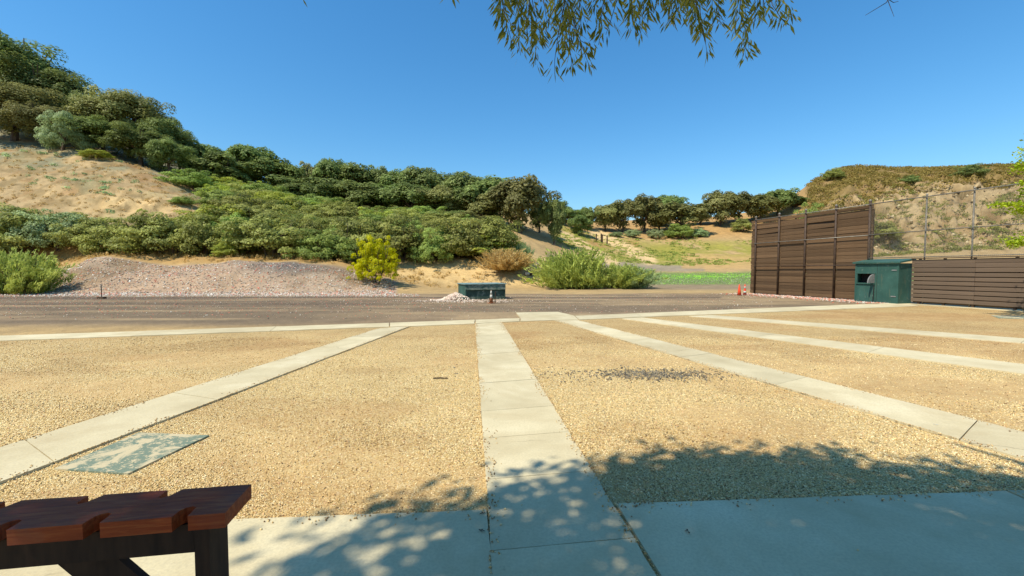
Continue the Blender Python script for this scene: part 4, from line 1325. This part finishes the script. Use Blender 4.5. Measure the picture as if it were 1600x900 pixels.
for i, s in enumerate(POST_S):
    bm = bmesh.new(); tube(bm, [(s, 0, 0), (s, 0, 5.38)], 0.062, 8); po = bm_obj("post", bm, M['brownpost'], sc_, True)
    bm = bmesh.new(); lathe(bm, [(0.07, 5.38), (0.07, 5.42), (0.03, 5.47)], 8, (s, 0)); bm_obj("post_cap", bm, M['galv'], po)
for z_, mt in ((5.20, 'galv'), (3.55, 'galv'), (1.95, 'brownpost')):
    bm = bmesh.new(); tube(bm, [(-0.05, -SIDE * 0.075, z_), (7.35, -SIDE * 0.075, z_)], 0.026, 6); bm_obj("rail", bm, M[mt], sc_, True)
for s in (0.9, 2.8, 4.7, 6.7):
    bm = bmesh.new(); box(bm, s, s + 0.09, SIDE * 0.23 - 0.03, SIDE * 0.23 + 0.03, 0.0, 5.15); bm_obj("backing_batten", bm, M['boards'], sc_)

# wire mesh fence going on towards the camera
s_of = lambda Y: (Y - 29.8) / FD.y
cf = empty("chain_link_fence", F0, frz)
tag(cf, "tall chain link fence on steel posts above the brown slat fence", "fence")
posts = [s_of(v) for v in (20.35, 18.7, 17.1, 15.3, 13.5, 11.6)]
for i, s in enumerate(posts):
    bm = bmesh.new(); tube(bm, [(s, 0, 0), (s, 0, 5.28)], 0.033, 8); po = bm_obj("post", bm, M['galv'], cf, True)
    bm = bmesh.new(); lathe(bm, [(0.05, 5.28), (0.05, 5.31), (0.02, 5.36)], 8, (s, 0)); bm_obj("post_cap", bm, M['galv'], po)
sA, sB = 7.38, posts[-1]
for z_, r_ in ((5.20, 0.026), (3.57, 0.024), (2.32, 0.022)):
    bm = bmesh.new(); tube(bm, [(sA, -SIDE * 0.075, z_), (sB, -SIDE * 0.075, z_)], r_, 6); bm_obj("rail", bm, M['galv'], cf, True)
bm = bmesh.new()
z0_, z1_ = 2.25, 5.18
step = 0.062
hh = z1_ - z0_
k = sA - hh
while k < sB:
    for sg in (1, -1):
        a_, b_ = (k, k + hh) if sg > 0 else (k + hh, k)
        # clip to [sA, sB]
        def at(s):
            return z0_ + (s - a_) / (b_ - a_) * hh
        lo, hi = max(min(a_, b_), sA), min(max(a_, b_), sB)
        if hi - lo > 0.02:
            tube(bm, [(lo, -SIDE * (0.045 + 0.003 * sg), at(lo)), (hi, -SIDE * (0.045 + 0.003 * sg), at(hi))], 0.0026, 3, False)
    k += step
tag(bm_obj("wire_mesh", bm, M['galv'], cf), kind="stuff")

# slat fence
sf = empty("slat_fence", F0, frz)
tag(sf, "low brown fence of wide horizontal slats below the chain link", "fence")
sb = [s_of(v) for v in (20.75, 18.5, 16.2, 13.9, 11.6)]
bmb = bmesh.new(); box(bmb, 0.0, 1.0, -0.018, 0.018, 0.0, 0.178)
sl_me = bpy.data.meshes.new("slat"); bmesh.ops.bevel(bmb, geom=list(bmb.edges), offset=0.005, segments=1, affect='EDGES'); bmb.to_mesh(sl_me); bmb.free(); sl_me.materials.append(M['slats'])
for r_i in range(10):
    for b_i in range(4):
        o = mesh_obj("slat", sl_me, sf)
        o.location = (sb[b_i] + 0.004, -SIDE * (0.13 + random.gauss(0, 0.003)), 0.16 + r_i * 0.205 + random.gauss(0, 0.004))
        o.rotation_euler = (0, random.gauss(0, 0.0015), 0)
        o.scale = (sb[b_i + 1] - sb[b_i] - 0.008, 1, 0.93 if r_i < 7 else 1.06)
for r_i in range(10):
    for b_i in range(4):
        o = mesh_obj("rear_slat", sl_me, sf)
        o.location = (sb[b_i] + 0.004, -SIDE * 0.0 + SIDE * 0.03, 0.16 + (r_i - 0.5) * 0.205 + 0.02)
        o.scale = (sb[b_i + 1] - sb[b_i] - 0.008, 1, 0.95)
bm = bmesh.new(); box(bm, sb[0], sb[-1], -SIDE * 0.16 - 0.04, -SIDE * 0.16 + 0.12, 2.226, 2.262); bm_obj("cap_board", bm, M['brownpost'], sf)
for s in [sb[0] + 0.25] + [x_ - 0.1 for x_ in sb[1:]] + [sb[0] + 1.2, sb[1] + 1.2, sb[2] + 1.2]:
    bm = bmesh.new(); box(bm, s, s + 0.09, -SIDE * 0.06 - 0.035, -SIDE * 0.06 + 0.035, -0.05, 2.22); bm_obj("post", bm, M['brownpost'], sf)

# green booth between screen and slat fence
bo = empty("storage_booth", (18.94, 20.6, -0.012), math.atan2(FD.y, FD.x))
tag(bo, "green painted booth with slanted lid and a hooded hatch", "booth")
# local: -x runs back along the fence, +y*SIDE away from the beds
BL, BD, BH = 2.0, 0.9, 2.02


def bx_(x0, x1, d0, d1, z0, z1, name, mat, parent=bo, bevel=0.006):
    bm = bmesh.new()
    y0, y1 = sorted((SIDE * d0, SIDE * d1))
    box(bm, x0, x1, y0, y1, z0, z1)
    return bm_obj(name, bm, M[mat], parent, bevel=bevel)


hx0, hx1, hz0, hz1 = -BL + 0.12, -BL + 0.92, 1.02, 1.50
fw = bx_(-BL, hx0, 0, 0.03, 0, BH, "front_panel", 'greenbox')
bx_(hx1, 0, 0, 0.03, 0, BH, "front_panel", 'greenbox')
bx_(hx0 + 0.001, hx1 - 0.001, 0.002, 0.028, 0, hz0, "front_panel", 'greenbox')
bx_(hx0 + 0.001, hx1 - 0.001, 0.002, 0.028, hz1, BH, "front_panel", 'greenbox')
bx_(-0.03, 0.003, 0.032, BD, 0, BH, "side_panel", 'greenbox')
bx_(-BL - 0.003, -BL + 0.03, 0.032, BD, 0, BH, "side_panel", 'greenbox')
bx_(-BL, 0, BD, BD + 0.03, 0, BH, "rear_panel", 'greenbox')
bx_(hx0, hx1, 0.3, 0.32, hz0 - 0.05, hz1 + 0.05, "hatch_back", 'hollow')  # dark sheet, its colour stands in for the shade inside the hatch
ht = bx_(hx0 - 0.05, hx1 + 0.05, -0.05, -0.002, hz0 - 0.07, hz0, "hatch_sill", 'greenbox')
bx_(hx0 - 0.05, hx1 + 0.05, -0.05, -0.002, hz1, hz1 + 0.06, "hatch_head", 'greenbox')
bx_(hx0 - 0.06, hx0, -0.04, -0.002, hz0, hz1, "hatch_jamb", 'greenbox')
bm = bmesh.new()       # quarter-round hood cheek
pts = [(0, 0)] + [(-0.46 * math.cos(t_), 0.46 * math.sin(t_)) for t_ in [i * math.pi / 2 / 8 for i in range(9)]]
va = [bm.verts.new((hx1 + 0.02, p_[0] * SIDE, hz0 + p_[1])) for p_ in pts]
vb = [bm.verts.new((hx1 - 0.03, p_[0] * SIDE, hz0 + p_[1])) for p_ in pts]
bm.faces.new(va); bm.faces.new(vb[::-1])
for i in range(len(pts)):
    bm.faces.new((va[i], va[(i + 1) % len(pts)], vb[(i + 1) % len(pts)], vb[i]))
bm_obj("hatch_cheek", bm, M['greymetal'], bo)
bm = bmesh.new()
y0, y1 = SIDE * -0.10, SIDE * (BD + 0.12)
vs8 = [bm.verts.new(c) for c in ((-BL - 0.10, y0, BH + 0.0), (0.10, y0, BH + 0.0), (0.10, y1, BH + 0.16), (-BL - 0.10, y1, BH + 0.16),
                                 (-BL - 0.10, y0, BH + 0.08), (0.10, y0, BH + 0.08), (0.10, y1, BH + 0.24), (-BL - 0.10, y1, BH + 0.24))]
for f in ((0, 3, 2, 1), (4, 5, 6, 7), (0, 1, 5, 4), (1, 2, 6, 5), (2, 3, 7, 6), (3, 0, 4, 7)): bm.faces.new([vs8[i] for i in f])
bm_obj("lid", bm, M['greenbox'], bo, bevel=0.008)
bx_(-0.07, 0.006, -0.018, -0.002, 0.03, BH - 0.02, "corner_trim", 'greenbox')
bx_(-BL - 0.006, -BL + 0.06, -0.018, -0.002, 0.03, BH - 0.02, "corner_trim", 'greenbox')
bx_(hx1 + 0.12, hx1 + 0.13, -0.006, -0.001, 0.05, BH - 0.05, "panel_seam", 'hollow')
for zz_ in (0.35, 1.65):
    bx_(-0.30, -0.08, -0.024, -0.003, zz_, zz_ + 0.05, "hinge", 'greymetal')
bm = bmesh.new(); tube(bm, [(hx1 + 0.02, -SIDE * 0.03, 0.9), (hx1 + 0.0, -SIDE * 0.05, 0.0)], 0.02, 5); bm_obj("dark_rod", bm, M['hollow'], bo)  # thin dark rod slanting down below the hatch

# ------------------------------------------------------------------ gun rack in the left foreground
RO = Vector((-0.852, 1.218, 0))
rk = empty("gun_rack", RO, R(8.5))
tag(rk, "red brown wooden gun rack with notched top board", "rack")
ZT, TH, WD, LN = 0.95, 0.045, 0.169, 2.3
out = [(0, 0)]
s = 0.10
while s < LN - 0.1:         # front edge, right to left
    out += [(-s, 0), (-s, 0.026), (-s - 0.002, 0.046), (-s - 0.014, 0.053), (-s - 0.03, 0.048), (-s - 0.040, 0.032), (-s - 0.043, 0)]
    s += 0.228
out += [(-LN, 0), (-LN, WD)]
bs = []
s = 0.208
while s < LN - 0.1:
    bs.append(s); s += 0.228
for s in reversed(bs):      # back edge, left to right
    out += [(-s - 0.046, WD), (-s - 0.046, WD - 0.044), (-s - 0.034, WD - 0.050), (-s - 0.018, WD - 0.040), (-s, WD)]
out += [(0, WD)]
bm = bmesh.new(); prism(bm, out, ZT - TH, ZT)
bm_obj("top_board", bm, M['redwood'], rk, bevel=0.0025)
bm = bmesh.new(); box(bm, -LN + 0.05, -0.105, 0.035, 0.073, ZT - TH - 0.088, ZT - TH - 0.001); bm_obj("rail", bm, M['shadedwood'], rk, bevel=0.003)
bm = bmesh.new(); box(bm, -LN + 0.05, -0.105, 0.100, 0.138, ZT - TH - 0.088, ZT - TH - 0.001); bm_obj("rail", bm, M['shadedwood'], rk, bevel=0.003)
for s in (0.062, LN - 0.1):
    bm = bmesh.new(); box(bm, -s - 0.042, -s, 0.034, 0.139, 0.02, ZT - TH - 0.002); bm_obj("leg", bm, M['shadedwood'], rk, bevel=0.004)
    bm = bmesh.new(); box(bm, -s - 0.040, -s - 0.002, -0.16, 0.33, 0.02, 0.09); bm_obj("foot", bm, M['shadedwood'], rk, bevel=0.004)
for x0, z0, x1, z1 in ((-0.46, 0.84, -0.106, 0.44), (-LN + 0.46, 0.84, -LN + 0.106, 0.44)):
    a_, b_ = Vector((x0, 0, z0)), Vector((x1, 0, z1))
    d = (b_ - a_).normalized()
    nn = Vector((-d.z, 0, d.x)) * 0.06
    bm = bmesh.new()
    q = [a_ + nn, a_ - nn, b_ - nn, b_ + nn]
    va = [bm.verts.new((p_.x, 0.075, p_.z)) for p_ in q]
    vb = [bm.verts.new((p_.x, 0.099, p_.z)) for p_ in q]
    bm.faces.new(va); bm.faces.new(vb[::-1])
    for i in range(4): bm.faces.new((va[i], va[(i + 1) % 4], vb[(i + 1) % 4], vb[i]))
    bm_obj("brace", bm, M['shadedwood'], rk)
bm = bmesh.new(); box(bm, -LN + 0.145, -0.106, 0.078, 0.096, 0.20, 0.29); bm_obj("stretcher", bm, M['shadedwood'], rk)

# stick on the gravel, fallen leaves on the paving
sg = G(688, 592.5)
bm = bmesh.new(); tube(bm, [(-0.11, 0, 0.016), (0.0, 0.004, 0.02), (0.12, -0.003, 0.015)], [0.009, 0.011, 0.007], 6)
o = bm_obj("stick", bm, M['timber']); o.location = sg; tag(o, "short brown stick lying on the gravel left of the centre walkway", "stick")
for i, (a_, b_, lb) in enumerate(((752, 837, "curled brown leaf on the paving beside the centre walkway joint"), (755, 809, "small brown leaf on the paving corner by the gravel"), (1076, 837, "tiny dark leaf on the shaded right paving"),
                                 (1462, 667, "white scrap lying on the right walkway"))):
    bm = bmesh.new()
    for k_ in range(3):
        an = k_ * 1.2 + i
        c_, s_ = math.cos(an), math.sin(an)
        L_ = 0.028
        vv = [bm.verts.new((c_ * r_ - s_ * w_, s_ * r_ + c_ * w_, h_)) for r_, w_, h_ in ((0, 0, 0.002), (L_ * .5, 0.006, 0.010), (L_, 0, 0.004), (L_ * .5, -0.006, 0.010))]
        bm.faces.new(vv)
    nm = "paper_scrap" if i == 3 else "fallen_leaf"
    o = bm_obj(nm, bm, M['band'] if i == 3 else M['timber'])
    g_ = G(a_, b_)
    o.location = (g_.x, g_.y, 0.024)
    tag(o, lb, "scrap" if i == 3 else "leaf")

# ------------------------------------------------------------------ shade tree over the camera
tree = empty("shade_tree", (2.9, -3.0, 0))
tag(tree, "shade tree hanging narrow leafy sprays into the top of the view", "tree")
T0 = Vector((2.9, -3.0, 0))
limbs = [([(2.9, -3.0, -0.1), (2.8, -2.9, 1.2), (2.5, -2.8, 2.8), (2.2, -2.6, 4.0)], [0.26, 0.22, 0.19, 0.17]),
         ([(2.2, -2.6, 4.0), (1.7, -0.8, 5.2), (1.2, 0.6, 5.0), (0.95, 1.9, 3.7)], [0.13, 0.10, 0.05, 0.012]),
         ([(1.7, -0.8, 5.2), (0.6, 0.4, 5.3), (0.0, 1.4, 4.5), (-0.1, 1.9, 3.7)], [0.085, 0.06, 0.03, 0.012]),
         ([(2.2, -2.6, 4.0), (2.8, -0.8, 5.2), (2.3, 0.5, 5.0), (1.9, 1.3, 4.2), (1.6, 1.9, 3.65)], [0.12, 0.09, 0.05, 0.025, 0.010]),
         ([(2.2, -2.6, 4.0), (0.0, -2.4, 5.8), (-2.4, -1.2, 7.2)], [0.12, 0.09, 0.03]),
         ([(2.2, -2.6, 4.0), (3.4, -2.4, 5.8), (4.6, -1.4, 7.2)], [0.12, 0.09, 0.03]),
         ([(1.7, -0.8, 5.2), (1.4, -0.2, 6.6), (0.4, 0.6, 7.6)], [0.08, 0.06, 0.02]),
         ([(2.8, -0.8, 5.2), (3.0, 0.0, 6.6), (3.4, 0.6, 7.6)], [0.08, 0.06, 0.02]),
         ([(2.2, -2.6, 4.0), (2.0, -4.2, 6.0), (1.2, -5.6, 7.4)], [0.12, 0.09, 0.03])]
bm = bmesh.new()
for pts, rad in limbs:
    tube(bm, [Vector(p_) - T0 for p_ in pts], rad, 8)
bm_obj("trunk", bm, M['bark'], tree, True)
# crown above the view, its outline shaped by the shadow it must cast
S_REG = [(-2.4, -0.6), (-1.75, 1.4), (-1.3, 2.2), (-0.85, 2.7), (-0.2, 3.15), (0.6, 3.4), (1.7, 3.55), (3.0, 3.5), (4.3, 3.15), (6.5, 2.95), (7.4, 0), (6.5, -5), (-1.5, -5)]
r = np.random.default_rng(77)
ncl = 1750
cxy = np.stack([r.uniform(-2.2, 7.4, ncl * 4), r.uniform(-5, 4.0, ncl * 4)], 1)
cxy = cxy[inside(S_REG, cxy[:, 0], cxy[:, 1])]
thin = (cxy[:, 0] < 1.0) & (r.random(len(cxy)) < 0.40)
cxy = cxy[~thin][:ncl]
ncl = len(cxy)
sh = np.array([SUN_TO.x / SUN_TO.z, SUN_TO.y / SUN_TO.z])
cz = 6.0 + 2.6 * r.random(ncl)
cc = np.concatenate([cxy + sh[None] * cz[:, None], cz[:, None]], 1)
need = CAMH + 0.66 * np.maximum(cc[:, 1] + 0.5, 0) + 0.55
up_ = np.maximum(0, need - cc[:, 2])
cc[:, 2] += up_
cc[:, :2] += sh[None] * up_[:, None]
per = 66
k = np.repeat(np.arange(ncl), per)
m = len(k)
c = cc[k] + r.normal(0, 0.2, (m, 3)) * np.array([1.0, 1.0, 0.7])
keep = c[:, 2] > CAMH + 0.66 * np.maximum(c[:, 1], 0) + 0.12
c = c[keep]
m = len(c)
d = unit(r.normal(size=(m, 3)) + np.array([0, 0, -1.2]))
nrm = unit(r.normal(size=(m, 3)) + np.array([0, 0, 0.6]))
ln = 0.13 + 0.09 * r.random(m)
v, f = leaf_quads(c, d, nrm, ln, ln * 0.44)
mesh_obj("crown", np_mesh("crown", v - np.array(T0), f, M['shade_tree'], False, None, np.clip(0.5 + 0.25 * r.normal(size=m), 0, 1)), tree)
# hanging sprays in view: twig paths (start row above the frame, then down), each at its own distance
sprays = [(768, -30, 782, 40, 18), (780, -30, 800, 75, 30), (795, -40, 812, 92, 34), (806, -40, 838, 108, 26), (818, -40, 822, 60, 26), (828, -40, 846, 60, 18), (838, -40, 858, 45, 14),
          (868, -40, 872, 50, 22), (880, -40, 884, 80, 34), (886, -40, 894, 108, 34), (884, 20, 866, 122, 12), (892, 40, 922, 110, 18), (898, -40, 906, 60, 22), (905, -40, 915, 40, 18), (896, 60, 928, 82, 10), (870, 40, 842, 72, 12),
          (925, -40, 928, 30, 18), (936, -40, 938, 38, 18), (950, -40, 936, 76, 16), (958, -40, 946, 60, 14), (972, -40, 985, 28, 18), (984, -30, 990, 50, 22), (996, -40, 1002, 55, 22), (1008, -40, 1000, 66, 12),
          (1016, -40, 1018, 30, 18), (1034, -40, 1044, 46, 18), (1050, -40, 1060, 34, 20), (1060, -40, 1052, 36, 16), (1078, -40, 1082, 50, 20), (1090, -40, 1106, 90, 26), (1100, -40, 1098, 60, 22), (1108, -40, 1114, 40, 20),
          (1126, -40, 1124, 46, 14), (1140, -40, 1146, 60, 22), (1150, -40, 1164, 97, 26), (1160, -40, 1176, 86, 22), (1170, -40, 1180, 40, 22), (1182, -40, 1200, 30, 16), (1190, 0, 1244, 36, 16), (1196, 6, 1226, 44, 10),
          (1086, -40, 1090, 20, 16), (1064, -40, 1070, 16, 14), (960, -40, 966, 8, 10), (1206, -30, 1214, 10, 10), (460, -30, 467, 4, 4), (700, -30, 704, 4, 4), (1028, -40, 1030, 10, 14), (790, -40, 790, 20, 24), (812, -40, 812, 30, 24), (890, -40, 890, 30, 24)]
bm = bmesh.new()
LC, LD, LNN, LL = [], [], [], []
rs_ = random.Random(5)
for (x0, y0, x1, y1, cnt) in sprays:
    Ys = 2.28 + rs_.uniform(-0.2, 0.2)
    a_, b_ = P(x0, y0 - 30, Ys), P(x1, y1 - 6, Ys + rs_.uniform(-0.12, 0.12))
    m1 = a_.lerp(b_, 0.5) + Vector((rs_.uniform(-.04, .04), rs_.uniform(-.05, .05), -0.015))
    path = [a_.lerp(m1, i / 3) for i in range(3)] + [m1.lerp(b_, i / 3) for i in range(4)]
    path = [p_ + Vector((rs_.uniform(-.006, .006), rs_.uniform(-.006, .006), 0)) for p_ in path]
    tube(bm, [p_ - T0 for p_ in path], [0.0030 * (1 - 0.11 * i) for i in range(len(path))], 4, False)
    for i in range(int(cnt * 3.0)):
        tt = rs_.random() ** 0.75 * (len(path) - 1)
        i0 = min(int(tt), len(path) - 2)
        p_ = path[i0].lerp(path[i0 + 1], tt - i0)
        an = rs_.random() * 6.28
        dirv = Vector((math.cos(an) * 0.55, math.sin(an) * 0.55, -0.85 + rs_.uniform(-.25, .35))).normalized()
        L_ = rs_.uniform(0.040, 0.070)
        off = Vector((math.cos(an), math.sin(an), 0)) * rs_.uniform(0.0, 0.035)
        LC.append(p_ + off + dirv * L_ * 0.5)
        LD.append(dirv)
        LNN.append(Vector((rs_.gauss(0, 1), rs_.gauss(0, 1), rs_.gauss(0, 1))).cross(dirv).normalized())
        LL.append(L_)
# bare twig right of the sprays
for pts in (((1404, -30), (1385, 4), (1352, 24)), ((1378, -25), (1390, 8), (1397, 26)), ((1382, -5), (1396, 4), (1404, 2))):
    tube(bm, [P(q[0], q[1], 2.3) - T0 for q in pts], [0.003, 0.002, 0.001], 4, False)
# limbs carrying the sprays, just above the view
for pts in (((-0.1, 1.9, 3.7), (0.15, 2.2, 3.38), (0.6, 2.3, 3.33)), ((0.95, 1.9, 3.7), (0.5, 2.2, 3.38), (0.1, 2.3, 3.32), (-0.15, 2.3, 3.3)), ((0.95, 1.9, 3.7), (1.15, 2.2, 3.38), (1.6, 2.3, 3.32)), ((1.6, 1.9, 3.65), (1.2, 2.2, 3.36)), ((1.6, 1.9, 3.65), (1.9, 2.1, 3.36))):
    tube(bm, [Vector(q) - T0 for q in pts], [0.010, 0.007, 0.005, 0.003][:len(pts)], 5, False)
tag(bm_obj("twig", bm, M['bark'], tree), kind="stuff")
v, f = leaf_quads(np.array(LC), np.array(LD), np.array(LNN), np.array(LL), np.array(LL) * 0.20)
mesh_obj("hanging_leaves", np_mesh("hanging_leaves", v - np.array(T0), f, M['shade_tree'], False, None, rng.random(len(LC))), tree)

# ------------------------------------------------------------------ young tree at the right edge
yt = empty("young_tree", (20.5, 14.4, 0))
tag(yt, "young tree with bright yellow green leaves at the right edge, before the fence", "tree")
Y0 = Vector((20.5, 14.4, 0))
bm = bmesh.new()
tube(bm, [(0, 0, -0.1), (0.02, 0, 2.0), (0.0, 0.05, 5.6)], [0.07, 0.055, 0.02], 7)
LC, LD, LNN, LL = [], [], [], []
cl_ = []
for (a_, b_, Yv, rx_, rz_, n_) in ((1574, 320, 14.2, 0.42, 0.09, 200), (1600, 328, 14.3, 0.40, 0.14, 240), (1592, 378, 14.0, 0.40, 0.16, 330), (1618, 372, 14.2, 0.4, 0.25, 240), (1594, 262, 14.4, 0.32, 0.18, 170), (1612, 240, 14.4, 0.4, 0.3, 240),
                                   (1598, 300, 14.5, 0.15, 0.2, 70), (1640, 330, 14.4, 0.6, 0.6, 600), (1660, 260, 14.4, 0.7, 0.7, 700), (1700, 300, 14.5, 0.8, 0.9, 800), (1600, 286, 14.2, 0.2, 0.08, 60), (1606, 205, 14.4, 0.12, 0.12, 30)):
    q = P(a_, b_, Yv)
    root = Vector((20.5, 14.4, max(1.6, q.z - 0.7)))
    tube(bm, [root - Y0, root.lerp(q, 0.5) + Vector((0, 0, 0.12)) - Y0, q - Y0], [0.02, 0.013, 0.005], 5)
    for i in range(n_):
        p_ = q + Vector((random.gauss(0, rx_ * 0.5), random.gauss(0, rx_ * 0.4), random.gauss(0, rz_ * 0.55)))
        LC.append(p_); LD.append(Vector((random.gauss(0, 1), random.gauss(0, 1), -0.6)).normalized())
        LNN.append(Vector((random.gauss(0, .6), random.gauss(0, .6), 1)).normalized()); LL.append(random.uniform(0.07, 0.13))
bm_obj("trunk", bm, M['bark'], yt)
v, f = leaf_quads(np.array(LC), np.array(LD), np.array(LNN), np.array(LL), np.array(LL) * 0.6)
mesh_obj("crown", np_mesh("crown", v - np.array(Y0), f, M['young'], False, None, rng.random(len(LC))), yt)
